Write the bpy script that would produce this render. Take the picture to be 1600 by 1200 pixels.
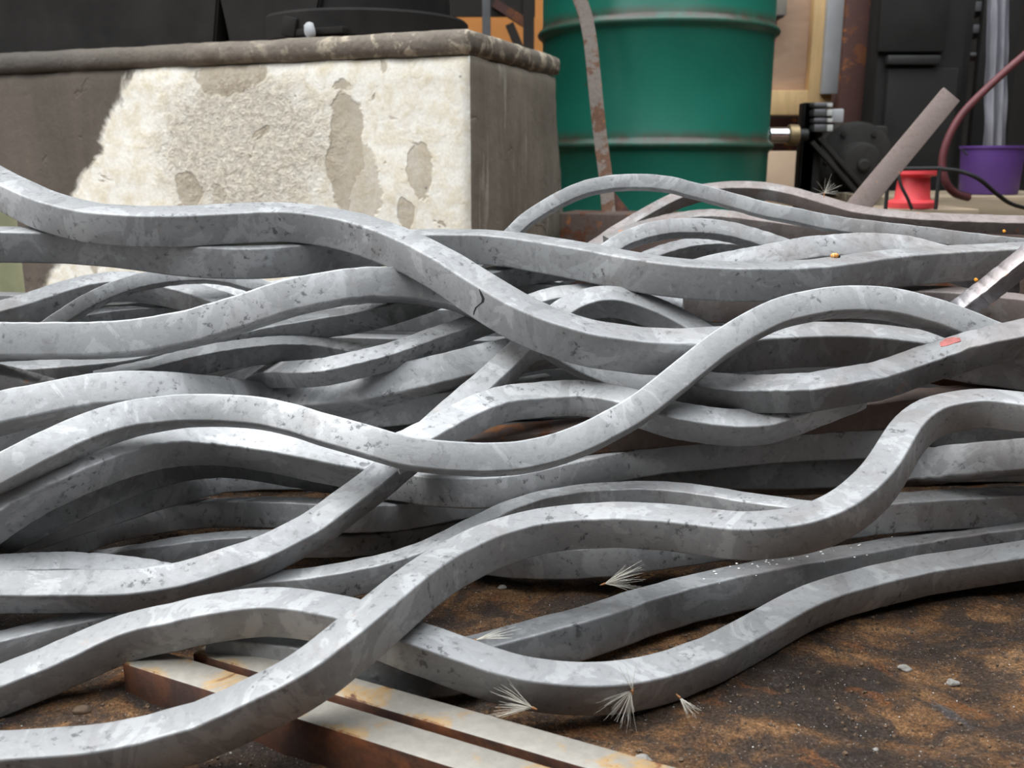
import bpy, bmesh, math, random
from mathutils import Vector, Matrix, noise
random.seed(7)
for o in list(bpy.data.objects): bpy.data.objects.remove(o, do_unlink=True)
S = bpy.context.scene; COL = S.collection
R = math.radians
# ---------------------------------------------------------------- camera
CAM_H = 0.31; PITCH = R(13.1); FPX = 1500.0
cd = bpy.data.cameras.new('camera'); cam = bpy.data.objects.new('camera', cd); COL.objects.link(cam)
cam.location = (0, 0, CAM_H); cam.rotation_euler = (R(90) - PITCH, 0, 0)
cd.sensor_fit = 'HORIZONTAL'; cd.sensor_width = 36.0; cd.lens = 36.0 * FPX / 1600.0
cd.clip_start = 0.01; cd.clip_end = 200
cd.dof.use_dof = True; cd.dof.focus_distance = 0.72; cd.dof.aperture_fstop = 14.0
S.camera = cam
# ---------------------------------------------------------------- light
W = bpy.data.worlds.new('overcast_sky'); S.world = W; W.use_nodes = True
bg = W.node_tree.nodes['Background']
# plain overcast sky: brightness rises evenly from horizon to zenith (1 + 2 sin h) / 3
_n = W.node_tree.nodes; _l = W.node_tree.links
_tc = _n.new('ShaderNodeTexCoord'); _sx = _n.new('ShaderNodeSeparateXYZ'); _l.new(_tc.outputs['Generated'], _sx.inputs[0])
_mx = _n.new('ShaderNodeMath'); _mx.operation = 'MAXIMUM'; _mx.inputs[1].default_value = 0.0; _l.new(_sx.outputs['Z'], _mx.inputs[0])
_ma = _n.new('ShaderNodeMath'); _ma.operation = 'MULTIPLY_ADD'; _ma.inputs[1].default_value = 2 / 3; _ma.inputs[2].default_value = 1 / 3; _l.new(_mx.outputs[0], _ma.inputs[0])
_ms = _n.new('ShaderNodeMath'); _ms.operation = 'MULTIPLY'; _ms.inputs[1].default_value = 4.0; _l.new(_ma.outputs[0], _ms.inputs[0])
bg.inputs[0].default_value = (0.92, 0.96, 1.0, 1); _l.new(_ms.outputs[0], bg.inputs[1])
sd = bpy.data.lights.new('sun', 'SUN'); sd.energy = 1.5; sd.angle = R(45); sd.color = (1.0, 0.97, 0.91)
sun = bpy.data.objects.new('sun', sd); COL.objects.link(sun)
sun.rotation_euler = Vector((0.66, 0.02, -0.75)).to_track_quat('-Z', 'Y').to_euler()
S.view_settings.view_transform = 'Standard'; S.view_settings.look = 'None'
S.view_settings.gamma = 1.0; S.view_settings.use_curve_mapping = False
S.view_settings.exposure = 0.28
# ---------------------------------------------------------------- helpers
FW = Vector((0, math.cos(PITCH), -math.sin(PITCH))); UP = Vector((0, math.sin(PITCH), math.cos(PITCH)))
def ray(x, y): return FW + Vector(((x - 800) / FPX, 0, 0)) - UP * ((y - 600) / FPX)
def at(x, y, d): return Vector((0, 0, CAM_H)) + ray(x, y) * d
def at_z(x, y, z): r = ray(x, y); return Vector((0, 0, CAM_H)) + r * ((z - CAM_H) / r.z)
def at_y(x, y, Y): r = ray(x, y); return Vector((0, 0, CAM_H)) + r * (Y / r.y)
def tag(o, label=None, cat=None, group=None, kind=None):
    if label: o['label'] = label
    if cat: o['category'] = cat
    if group: o['group'] = group
    if kind: o['kind'] = kind
    return o
def finish(name, bm, mat, parent=None, origin=None, sharp=35, smooth=True):
    me = bpy.data.meshes.new(name)
    bmesh.ops.recalc_face_normals(bm, faces=bm.faces)
    if origin is not None: bmesh.ops.translate(bm, verts=bm.verts, vec=-Vector(origin))
    bm.to_mesh(me); bm.free(); me.materials.append(mat)
    if smooth:
        me.shade_smooth(); me.set_sharp_from_angle(angle=R(sharp))
    o = bpy.data.objects.new(name, me); COL.objects.link(o)
    if origin is not None: o.location = origin
    if parent:
        o.parent = parent
        o.matrix_parent_inverse = Matrix.Identity(4)
        if origin is None: o.location = -parent.location
        else: o.location = Vector(origin) - parent.location
    return o
def empty(name, loc):
    o = bpy.data.objects.new(name, None); COL.objects.link(o); o.location = loc; o.empty_display_size = .02; return o
def box(bm, c, size, rot=None, bevel=0.0, seg=2):
    m = Matrix.Translation(Vector(c)) @ (rot.to_4x4() if rot is not None else Matrix.Identity(4)) @ Matrix.Diagonal((*size, 1))
    r = bmesh.ops.create_cube(bm, size=1.0, matrix=m)
    if bevel > 0:
        es = list({e for v in r['verts'] for e in v.link_edges})
        bmesh.ops.bevel(bm, geom=es, offset=bevel, segments=seg, affect='EDGES', profile=.5)
    return bm
def beam(bm, a, b, w, h, upv=(0, 0, 1), bevel=0.0):
    a = Vector(a); b = Vector(b); d = (b - a); L = d.length; d.normalize()
    s = d.cross(Vector(upv)); s.normalize(); u = s.cross(d)
    rot = Matrix((d, s, u)).transposed()
    return box(bm, (a + b) / 2, (L, w, h), rot, bevel)
def tube(bm, pts, r, n=10, cap=True):
    pts = [Vector(p) for p in pts]; rings = []
    rr = r if isinstance(r, (list, tuple)) else [r] * len(pts)
    prev = None
    for i, p in enumerate(pts):
        t = (pts[min(i + 1, len(pts) - 1)] - pts[max(i - 1, 0)]).normalized()
        if prev is None:
            ax = Vector((0, 0, 1)) if abs(t.z) < .9 else Vector((1, 0, 0)); u = t.cross(ax).normalized()
        else:
            u = (prev - t * prev.dot(t)).normalized()
        prev = u; v = t.cross(u)
        rings.append([bm.verts.new(p + (u * math.cos(2 * math.pi * k / n) + v * math.sin(2 * math.pi * k / n)) * rr[i]) for k in range(n)])
    for a, b in zip(rings, rings[1:]):
        for k in range(n): bm.faces.new((a[k], a[(k + 1) % n], b[(k + 1) % n], b[k]))
    if cap: bm.faces.new(rings[0][::-1]); bm.faces.new(rings[-1])
    return bm
def lathe(bm, c, prof, n=48, axis='Z'):
    rings = []
    for r, z in prof:
        ring = []
        for k in range(n):
            a = 2 * math.pi * k / n
            if axis == 'Z': p = Vector((r * math.cos(a), r * math.sin(a), z))
            elif axis == 'X': p = Vector((z, r * math.cos(a), r * math.sin(a)))
            else: p = Vector((r * math.cos(a), z, r * math.sin(a)))
            ring.append(bm.verts.new(Vector(c) + p))
        rings.append(ring)
    for a, b in zip(rings, rings[1:]):
        for k in range(n): bm.faces.new((a[k], a[(k + 1) % n], b[(k + 1) % n], b[k]))
    bm.faces.new(rings[0][::-1]); bm.faces.new(rings[-1])
    return bm
def spline(pts, n):
    pts = [Vector(p) for p in pts]; out = []
    P = [2 * pts[0] - pts[1]] + pts + [2 * pts[-1] - pts[-2]]
    for i in range(1, len(P) - 2):
        for k in range(n):
            t = k / n; a, b, c, d = P[i - 1], P[i], P[i + 1], P[i + 2]
            out.append(.5 * (2 * b + (c - a) * t + (2 * a - 5 * b + 4 * c - d) * t * t + (3 * b - a - 3 * c + d) * t ** 3))
    out.append(pts[-1]); return out
# ---------------------------------------------------------------- materials
class NT:
    def __init__(s, name):
        s.m = bpy.data.materials.new(name); s.m.use_nodes = True; s.t = s.m.node_tree; s.n = s.t.nodes
        s.b = s.n['Principled BSDF']; s.co = s.n.new('ShaderNodeTexCoord').outputs['Object']
    def link(s, a, b): s.t.links.new(a, b)
    def noise(s, scale, detail=3, rough=.55, dist=0.0, co=None, stretch=None, out='Fac'):
        n = s.n.new('ShaderNodeTexNoise'); n.inputs['Scale'].default_value = scale; n.inputs['Detail'].default_value = detail
        n.inputs['Roughness'].default_value = rough; n.inputs['Distortion'].default_value = dist
        c = co or s.co
        if stretch:
            m = s.n.new('ShaderNodeMapping'); m.inputs['Scale'].default_value = stretch; s.link(c, m.inputs['Vector']); c = m.outputs[0]
        s.link(c, n.inputs['Vector']); return n.outputs[out]
    def voro(s, scale, feature='F1', out='Distance', rand=1.0):
        n = s.n.new('ShaderNodeTexVoronoi'); n.feature = feature; n.inputs['Scale'].default_value = scale; n.inputs['Randomness'].default_value = rand
        s.link(s.co, n.inputs['Vector']); return n.outputs[out]
    def ramp(s, f, stops, interp='LINEAR'):
        n = s.n.new('ShaderNodeValToRGB'); r = n.color_ramp; r.interpolation = interp
        while len(r.elements) < len(stops): r.elements.new(.5)
        for e, (p, c) in zip(r.elements, stops):
            e.position = p; e.color = (c, c, c, 1) if isinstance(c, (int, float)) else (*c, 1)
        s.link(f, n.inputs[0]); return n.outputs[0]
    def mix(s, f, a, b, mode='MIX'):
        n = s.n.new('ShaderNodeMix'); n.data_type = 'RGBA'; n.blend_type = mode
        for i, v in ((0, f), (6, a), (7, b)):
            if isinstance(v, (int, float)) and i: v = (v, v, v)
            if isinstance(v, (tuple, list)): n.inputs[i].default_value = (*v, 1)
            elif isinstance(v, (int, float)): n.inputs[i].default_value = v
            else: s.link(v, n.inputs[i])
        return n.outputs[2]
    def math(s, op, a, b=0.0, clamp=False):
        n = s.n.new('ShaderNodeMath'); n.operation = op; n.use_clamp = clamp
        for i, v in ((0, a), (1, b)):
            if isinstance(v, (int, float)): n.inputs[i].default_value = v
            else: s.link(v, n.inputs[i])
        return n.outputs[0]
    def xyz(s, co=None):
        n = s.n.new('ShaderNodeSeparateXYZ'); s.link(co or s.co, n.inputs[0]); return n.outputs
    def pos(s): return s.n.new('ShaderNodeNewGeometry').outputs['Position']
    def out(s, color=None, rough=None, metal=None, bump=None, bstr=.3, bdist=.001, spec=None):
        def put(k, v):
            if v is None: return
            if isinstance(v, (int, float)): s.b.inputs[k].default_value = v
            elif isinstance(v, (tuple, list)): s.b.inputs[k].default_value = (*v, 1)
            else: s.link(v, s.b.inputs[k])
        put('Base Color', color); put('Roughness', rough); put('Metallic', metal); put('Specular IOR Level', spec)
        if bump is not None:
            n = s.n.new('ShaderNodeBump'); n.inputs['Strength'].default_value = bstr; n.inputs['Distance'].default_value = bdist
            s.link(bump, n.inputs['Height']); s.link(n.outputs[0], s.b.inputs['Normal'])
        return s.m
def steel(name, lo, hi, tint=(1, 1, 1), rust=.2, seed=0.0, metal=.55, rough=.5, spread=1.0):
    t = NT(name)
    mp = t.n.new('ShaderNodeMapping'); mp.inputs['Location'].default_value = (seed, seed * .7, seed * 1.3); t.link(t.co, mp.inputs[0]); t.co = mp.outputs[0]
    big = t.noise(22, 5, .6, .7)
    fine = t.noise(170, 4, .65, .2)
    grit = t.noise(900, 2, .6)
    L = lambda k: tuple((lo + (hi - lo) * k) * c for c in tint)
    patch = t.ramp(big, [(0.0, L(-.1)), (.36, L(.10)), (.372, L(.42)), (.455, L(.52)), (.465, L(.30)), (.535, L(.40)), (.548, L(.95)), (.63, L(1.1)), (.642, L(.55)), (1.0, L(1.1))])
    smooth_ = t.ramp(t.noise(11, 3), [(.3, L(.25)), (.7, L(.80))])
    col = t.mix(.68, smooth_, patch)
    f2 = t.ramp(fine, [(.28, .62), (.42, .97), (.60, 1.02), (.75, 1.15)])
    col = t.mix(.8, col, f2, 'MULTIPLY')
    # pits and flaked spots
    pit = t.ramp(fine, [(.36, 1.0), (.43, 0.0)])
    reg = t.ramp(t.noise(24, 3, .55, .4), [(.52, 0.0), (.62, .8)])
    pm = t.math('MULTIPLY', pit, reg)
    col = t.mix(pm, col, (lo * .42, lo * .42, lo * .43))
    # thin edges of lifted scale
    ed = t.ramp(big, [(.362, 0.0), (.368, 1.0), (.374, 0.0), (.543, 0.0), (.547, .9), (.551, 0.0)])
    col = t.mix(t.math('MULTIPLY', ed, .35), col, (lo * .35, lo * .35, lo * .36))
    # rusty / reddish bloom, stronger towards the far right ends
    px = t.xyz(t.pos())[0]
    grad = t.math('MULTIPLY', t.math('ADD', px, .05), 1.5, True)
    rn = t.noise(19, 4, .6, .4)
    rm = t.math('ADD', t.math('MULTIPLY', rn, 1.0), t.math('MULTIPLY', grad, .30 * (1 if rust > 0 else 0)))
    rm = t.ramp(rm, [(.62 - .16 * rust, 0.0), (.80 - .16 * rust, 1.0)])
    rm2 = t.math('MULTIPLY', rm, .25 + .5 * rust)
    col = t.mix(rm2, col, (.17, .115, .095))
    # small orange blisters
    dot = t.math('MULTIPLY', t.ramp(t.noise(60, 2, .5), [(.72, 0.0), (.75, 1.0)]), rust, True)
    col = t.mix(dot, col, (.48, .17, .05))
    ro = t.ramp(fine, [(.3, rough + .14), (.7, rough - .06)])
    h = t.math('ADD', t.math('MULTIPLY', big, .6), t.math('MULTIPLY', fine, .35))
    h = t.math('ADD', h, t.math('MULTIPLY', grit, .10))
    return t.out(col, ro, metal, h, .55, .0012, .7)
def plain(name, c, rough=.6, metal=0.0, var=.25, scale=30, bump=.2, dist=.002, stretch=None, spec=.5):
    t = NT(name); n = t.noise(scale, 4, .6, .3, stretch=stretch)
    col = t.mix(1.0, c, t.ramp(n, [(.25, 1 - var), (.75, 1 + var)]), 'MULTIPLY')
    return t.out(col, rough, metal, n, bump, dist, spec)
def rusty(name, top, rust, amount=.5, scale=18, metal=.3, rough=.6, pale=True):
    t = NT(name); n = t.noise(scale, 6, .62, .7); f = t.noise(160, 3, .6)
    col = t.mix(t.ramp(n, [(.75 - amount * .5, 0.0), (.80 - amount * .5, 1.0)]), top, t.mix(f, tuple(c * .45 for c in rust), rust))
    hot = t.ramp(t.noise(scale * 1.6, 4, .6, .5), [(.62, 0.0), (.68, 1.0)])
    col = t.mix(t.math('MULTIPLY', hot, min(1, amount * 1.2)), col, (.50, .17, .03))
    col = t.mix(.7, col, t.ramp(f, [(.3, .72), (.7, 1.12)]), 'MULTIPLY')
    return t.out(col, rough, metal, t.math('ADD', n, t.math('MULTIPLY', f, .4)), .5, .0015)
M = {}
M['pale'] = steel('mill_scale_pale', .29, .52, (.985, 1.0, 1.015), .0, 0.0, .22, .5)
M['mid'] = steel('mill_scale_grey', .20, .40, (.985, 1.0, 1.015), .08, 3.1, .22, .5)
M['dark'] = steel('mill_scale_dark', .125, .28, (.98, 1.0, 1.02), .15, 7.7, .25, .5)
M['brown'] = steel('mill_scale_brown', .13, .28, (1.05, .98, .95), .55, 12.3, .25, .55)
M['lean'] = steel('rust_spotted_flat', .085, .17, (1.06, .98, .94), .9, 31.0, .2, .6)
M['shiny'] = steel('bright_drawn_steel', .22, .36, (1.02, .98, 1.02), .25, 20.0, .75, .34)
M['rustbar'] = rusty('rusted_flat_steel', (.125, .088, .074), (.17, .062, .026), .42, 14, .15, .65)
def stock_mat():
    t = NT('rusted_square_stock'); nz = t.xyz(t.n.new('ShaderNodeNewGeometry').outputs['True Normal'])[2]
    n = t.noise(30, 6, .65, .6); f = t.noise(170, 4, .65); b = t.noise(10, 3, .5)
    rust = t.mix(t.ramp(n, [(.35, 0.0), (.7, 1.0)]), (.045, .024, .017), t.mix(f, (.11, .040, .018), (.36, .115, .028)))
    rust = t.mix(t.ramp(b, [(.45, 0.0), (.6, .6)]), rust, (.075, .045, .040))
    grey = t.mix(b, (.24, .225, .20), (.40, .37, .32))
    m = t.ramp(t.math('ADD', t.math('MULTIPLY', t.math('SUBTRACT', 1.0, nz), .55), n), [(.62, 0.0), (.69, 1.0)])
    hal = t.ramp(n, [(.53, 0.0), (.62, .75)])
    col = t.mix(m, t.mix(hal, grey, (.46, .27, .08)), rust)
    col = t.mix(.6, col, t.ramp(f, [(.3, .75), (.7, 1.12)]), 'MULTIPLY')
    return t.out(col, t.mix(m, .45, .8), .15, t.math('ADD', n, t.math('MULTIPLY', f, .4)), .5, .0015)
M['flat_top'] = stock_mat()
# ground: packed brown earth with hammer scale
def ground_mat():
    t = NT('packed_earth'); 
    a = t.noise(9, 6, .62, .9, stretch=(1, 1.6, 1)); b = t.noise(38, 5, .65, .6); c = t.noise(520, 4, .8); g = t.voro(420)
    col = t.ramp(a, [(.30, (.030, .021, .016)), (.43, (.060, .040, .028)), (.51, (.155, .080, .037)), (.60, (.26, .142, .066)), (.72, (.31, .195, .11))])
    col = t.mix(t.ramp(b, [(.42, .85), (.56, 0.0)]), col, (.050, .038, .032))
    col = t.mix(t.ramp(t.noise(24, 4, .6, .5), [(.60, 0.0), (.68, .6)]), col, (.22, .085, .028))
    col = t.mix(t.ramp(t.noise(17, 4, .6, .5, stretch=(1.3, .8, 1)), [(.62, 0.0), (.68, .75)]), col, (.085, .082, .085))
    col = t.mix(.9, col, t.ramp(c, [(.32, .25), (.5, .95), (.66, 2.1)]), 'MULTIPLY')
    spark = t.math('MULTIPLY', t.ramp(g, [(.10, 1.0), (.16, 0.0)]), t.ramp(t.noise(150, 2), [(.50, 0.0), (.55, 1.0)]))
    col = t.mix(spark, col, (.46, .45, .42))
    ro = t.mix(spark, t.ramp(b, [(.3, .5), (.7, .8)]), .25)
    h = t.math('ADD', t.math('MULTIPLY', b, .6), t.math('MULTIPLY', c, .45))
    return t.out(col, ro, 0.0, h, 1.0, .006, .2)
M['earth'] = ground_mat()
def concrete_mat():
    t = NT('whitewashed_concrete'); x, y, z = t.xyz()
    n1 = t.noise(7, 5, .6, .5); n2 = t.noise(30, 5, .65, .3); f = t.noise(190, 4, .7); grain = t.noise(75, 4, .75)
    white = t.mix(t.ramp(n2, [(.40, 0.0), (.66, .7)]), (.86, .83, .75), (.66, .56, .38))
    col = white
    # gravelly worn middle
    gx = t.math('SUBTRACT', 1.0, t.math('MULTIPLY', t.math('ABSOLUTE', t.math('ADD', x, .47)), 3.6), True)
    gz = t.math('SUBTRACT', 1.0, t.math('MULTIPLY', t.math('ABSOLUTE', t.math('SUBTRACT', z, .34)), 5.5), True)
    gm = t.ramp(t.math('MULTIPLY', t.math('MULTIPLY', gx, gz), t.math('ADD', n2, .55)), [(.14, 0.0), (.42, .8)])
    agg = t.mix(t.ramp(grain, [(.35, 0.0), (.65, 1.0)]), (.34, .30, .25), (.74, .68, .56))
    col = t.mix(gm, col, agg)
    # bare blotches in the plaster
    bl = t.ramp(t.noise(9, 4, .6, .5), [(.64, 0.0), (.66, .8)])
    wob = t.math('MULTIPLY', t.math('SUBTRACT', t.noise(16, 4, .6, .4), .5), 1.6)
    for cx, cz, rx, rz, k in ((-.25, .33, .038, .12, .9), (-.225, .26, .05, .09, .6), (-.10, .30, .024, .05, .75), (-.60, .255, .034, .036, .8), (-.49, .462, .075, .04, .9), (-.13, .215, .018, .03, .8), (-.53, .245, .02, .025, .5)):
        dx = t.math('MULTIPLY', t.math('SUBTRACT', x, cx), 1 / rx); dz = t.math('MULTIPLY', t.math('SUBTRACT', z, cz), 1 / rz)
        dd = t.math('SQRT', t.math('ADD', t.math('MULTIPLY', dx, dx), t.math('MULTIPLY', dz, dz)))
        bl = t.math('MAXIMUM', bl, t.ramp(t.math('ADD', t.math('SUBTRACT', 1.0, dd), wob), [(.0, 0.0), (.10, k)]))
    bare = t.mix(grain, (.22, .175, .12), (.50, .42, .31))
    col = t.mix(t.math('MULTIPLY', bl, .85), col, bare)
    # left end dark grey-brown, up to a slanted uneven edge
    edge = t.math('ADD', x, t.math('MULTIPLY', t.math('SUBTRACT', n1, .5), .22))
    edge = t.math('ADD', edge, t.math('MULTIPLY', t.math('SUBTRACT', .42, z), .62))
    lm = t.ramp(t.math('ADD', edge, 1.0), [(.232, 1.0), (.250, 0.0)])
    end_tone = t.mix(t.noise(6, 4, .6, .4, stretch=(1.5, 1.5, .25)), (.030, .025, .020), (.15, .12, .092))
    col = t.mix(lm, col, end_tone)
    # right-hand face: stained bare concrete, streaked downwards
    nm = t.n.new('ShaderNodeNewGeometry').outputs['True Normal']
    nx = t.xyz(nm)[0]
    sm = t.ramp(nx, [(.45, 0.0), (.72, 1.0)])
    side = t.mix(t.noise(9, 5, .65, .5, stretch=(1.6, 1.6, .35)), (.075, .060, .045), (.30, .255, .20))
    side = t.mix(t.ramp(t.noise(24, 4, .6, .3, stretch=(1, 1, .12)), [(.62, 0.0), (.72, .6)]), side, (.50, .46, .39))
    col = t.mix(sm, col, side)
    col = t.mix(.6, col, t.ramp(f, [(.3, .75), (.7, 1.12)]), 'MULTIPLY')
    pit = t.ramp(t.voro(26), [(.04, 1.0), (.07, 0.0)])
    col = t.mix(t.math('MULTIPLY', pit, .7), col, (.12, .10, .08))
    h = t.math('ADD', t.math('MULTIPLY', t.math('MULTIPLY', gm, grain), 1.2), t.math('ADD', t.math('MULTIPLY', bl, -.25), t.math('MULTIPLY', n2, .4)))
    return t.out(col, .85, 0.0, h, .8, .008)
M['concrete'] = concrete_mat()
def slab_mat():
    t = NT('greasy_concrete_ledge'); x, y, z = t.xyz()
    n = t.noise(16, 5, .65, .4); f = t.noise(110, 4, .7)
    col = t.mix(n, (.075, .060, .046), (.25, .21, .165))
    pale = t.math('MULTIPLY', t.ramp(t.noise(32, 4, .65, .5), [(.52, 0.0), (.60, 1.0)]), t.math('MULTIPLY', t.math('ADD', x, .62), 2.0, True))
    col = t.mix(t.math('MULTIPLY', pale, .8), col, (.50, .43, .32))
    gre = t.math('SUBTRACT', 1.0, t.math('MULTIPLY', t.math('ADD', x, .95), 2.2), True)
    col = t.mix(t.math('MULTIPLY', gre, .75), col, (.045, .040, .035))
    col = t.mix(.6, col, t.ramp(f, [(.3, .7), (.7, 1.15)]), 'MULTIPLY')
    return t.out(col, .75, 0.0, t.math('ADD', n, t.math('MULTIPLY', f, .5)), .7, .006)
M['slab'] = slab_mat()
M['cast'] = plain('oily_black_casting', (.016, .0145, .0135), .8, 0, .4, 12, .3, .004, None, .15)
def drum_mat():
    t = NT('green_drum_paint'); x, y, z = t.xyz()
    n = t.noise(5, 4, .6, .3); f = t.noise(40, 4, .6)
    col = t.mix(n, (.005, .110, .072), (.013, .190, .130))
    col = t.mix(t.math('MULTIPLY', t.ramp(f, [(.62, 0.0), (.75, 1.0)]), .35), col, (.05, .16, .13))
    for zc in (.315, .582):
        d = t.math('ABSOLUTE', t.math('SUBTRACT', z, zc + .012))
        k = t.math('SUBTRACT', 1.0, t.math('MULTIPLY', d, 42.0), True)
        k = t.math('MULTIPLY', k, t.ramp(t.noise(20, 4, .6, .4), [(.30, .35), (.55, 1.0)]))
        col = t.mix(k, col, t.mix(f, (.030, .022, .016), (.10, .062, .042)))
    col = t.mix(t.math('MULTIPLY', t.ramp(t.noise(55, 3, .6), [(.70, 0.0), (.74, 1.0)]), .8), col, (.10, .06, .04))
    return t.out(col, .38, 0.0, f, .12, .003, .5)
M['drum'] = drum_mat()
M['orange'] = plain('orange_wall_paint', (.85, .36, .10), .8, 0, .1, 3)
M['dark_wall'] = plain('sooty_boards', (.030, .025, .021), .9, 0, .4, 3)
M['roof'] = plain('dark_roof_sheet', (.05, .048, .045), .8, 0, .3, 4)
M['ply'] = plain('plywood', (.50, .34, .235), .8, 0, .16, 7, .1, .002, (1, 1, 3))
M['frame_wood'] = plain('yellow_pine', (.68, .46, .22), .7, 0, .22, 14, .1, .002, (3, 3, .5))
M['white_strip'] = plain('grey_white_paint', (.42, .43, .44), .7, 0, .12, 10)
M['rust_post'] = rusty('rusted_post_paint', (.085, .035, .028), (.22, .075, .025), .45, 9, .1, .7)
M['cabinet'] = plain('black_cabinet_paint', (.022, .021, .020), .7, 0, .3, 6, .2, .002, None, .2)
M['black'] = plain('black_rubber', (.014, .014, .014), .6, 0, .2, 30)
M['blower'] = plain('dusty_black_iron', (.030, .028, .026), .75, 0, .3, 25, .2, .002, None, .2)
M['chrome'] = plain('galvanised_coupling', (.85, .86, .85), .22, .95, .12, 60)
M['brass'] = plain('dull_brass', (.36, .27, .15), .5, .6, .25, 60)
M['term'] = plain('pale_terminal_plastic', (.55, .56, .53), .6, 0, .15, 40)
M['red'] = plain('red_plastic', (.78, .075, .085), .45, 0, .12, 18)
M['purple'] = plain('purple_plastic', (.10, .042, .21), .45, 0, .15, 14)
M['hose'] = plain('maroon_rubber', (.13, .035, .04), .55, 0, .2, 30)
M['plank'] = plain('weathered_plank', (.30, .235, .16), .8, 0, .3, 12, .3, .003, (.4, 4, 4))
M['rust_strap'] = rusty('rusted_strap', (.20, .165, .14), (.20, .095, .05), .5, 20, .2, .7)
M['plastic_sheet'] = plain('dusty_clear_sheet', (.26, .26, .29), .35, 0, .4, 5, .2, .004, (5, 5, .6))
M['pale_pipe'] = plain('pale_green_pipe', (.44, .45, .27), .6, 0, .3, 18)
M['down'] = plain('white_seed_down', (.80, .77, .68), .7, 0, .1, 200)
M['seed'] = plain('brown_seed', (.38, .17, .07), .6, 0, .2, 200)
M['bug'] = plain('orange_shell', (.80, .33, .06), .35, 0, .1, 200)
M['bug_band'] = plain('cream_band', (.80, .66, .45), .4, 0, .1, 200)
M['flake'] = plain('bright_scale_flake', (.48, .47, .45), .35, .4, .3, 200)
M['crumb'] = plain('white_crumb', (.80, .79, .76), .8, 0, .1, 200)
M['stone'] = plain('pale_stone', (.26, .245, .22), .9, 0, .35, 260, .5, .0006)
M['smear'] = plain('red_paint_smear', (.34, .10, .09), .7, 0, .35, 160)
M['grit'] = plain('dark_grit', (.10, .064, .038), .85, 0, .5, 90)
M['paint_fleck'] = plain('orange_fleck', (.75, .30, .02), .6, 0, .2, 200)
M['pink'] = plain('pink_tape', (.62, .12, .20), .5, 0, .1, 30)
M['hang_box'] = plain('grey_box_paint', (.26, .24, .20), .6, 0, .2, 20)
M['card'] = plain('brown_board', (.62, .45, .31), .85, 0, .12, 8)
M['shelf_iron'] = plain('grey_shelf_iron', (.14, .14, .145), .5, .4, .3, 12)
# ---------------------------------------------------------------- setting
GX0, GX1, GY0, GY1 = -.85, .95, .12, 1.35
def ground_h(x, y):
    p = Vector((x, y, 0))
    return .006 * noise.noise(p * 6) + .004 * noise.noise(p * 17) + .0022 * noise.noise(p * 45) + .0011 * noise.noise(p * 120) - .0035
bm = bmesh.new(); nx, ny = 330, 226; V = []
for j in range(ny + 1):
    row = []
    for i in range(nx + 1):
        x = GX0 + (GX1 - GX0) * i / nx; y = GY0 + (GY1 - GY0) * j / ny
        row.append(bm.verts.new((x, y, ground_h(x, y))))
    V.append(row)
for j in range(ny):
    for i in range(nx): bm.faces.new((V[j][i], V[j][i + 1], V[j + 1][i + 1], V[j + 1][i]))
bm.faces.new([bm.verts.new(p) for p in ((-7, -5, -.013), (6, -5, -.013), (6, 9, -.013), (-7, 9, -.013))])
fl = finish('floor', bm, M['earth'], sharp=180); tag(fl, 'packed brown earth floor speckled with scale', 'floor', kind='structure')
# back of the workshop: roof, sooty boards, opening towards an orange wall outside
bm = bmesh.new(); box(bm, (0, 4.35, 3.2), (9, 3.0, .06)); tag(finish('ceiling', bm, M['roof'], smooth=False), 'dark sheet roof of the workshop', 'roof', kind='structure')
bm = bmesh.new()
box(bm, (-2.55, 4.7, 1.58), (4.3, .06, 3.16)); box(bm, (3.0, 4.7, 1.58), (5.2, .06, 3.16)); box(bm, (0, 4.7, 2.32), (.8, .06, 1.68))
tag(finish('wall_back', bm, M['dark_wall'], smooth=False), 'sooty dark back wall of the workshop', 'wall', kind='structure')
bm = bmesh.new(); box(bm, (2.62, 1.75, 1.58), (.06, 5.9, 3.16)); tag(finish('wall_right', bm, M['dark_wall'], smooth=False), 'dark right side wall of the workshop', 'wall', kind='structure')
bm = bmesh.new(); box(bm, (0, 7.2, 1.1), (5, .1, 2.2)); tag(finish('orange_wall', bm, M['orange'], smooth=False), 'sunlit orange wall glimpsed through the opening at the back', 'wall')
bm = bmesh.new(); box(bm, (-2.3, 3.4, 1.58), (.06, 2.9, 3.16)); tag(finish('added_left_wall', bm, M['dark_wall'], smooth=False), 'dark left side wall added to shade the machine and workshop back', 'wall', kind='structure')  # added to keep the sun off the machine and the back
bm = bmesh.new(); box(bm, (.6, -.42, 1.05), (5.2, .08, 2.1)); tag(finish('added_shade_wall', bm, M['dark_wall'], smooth=False), 'unseen dark wall added behind the viewer to shade the bars', 'wall', kind='structure')  # unseen wall, added to darken the upright faces of the bars
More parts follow.
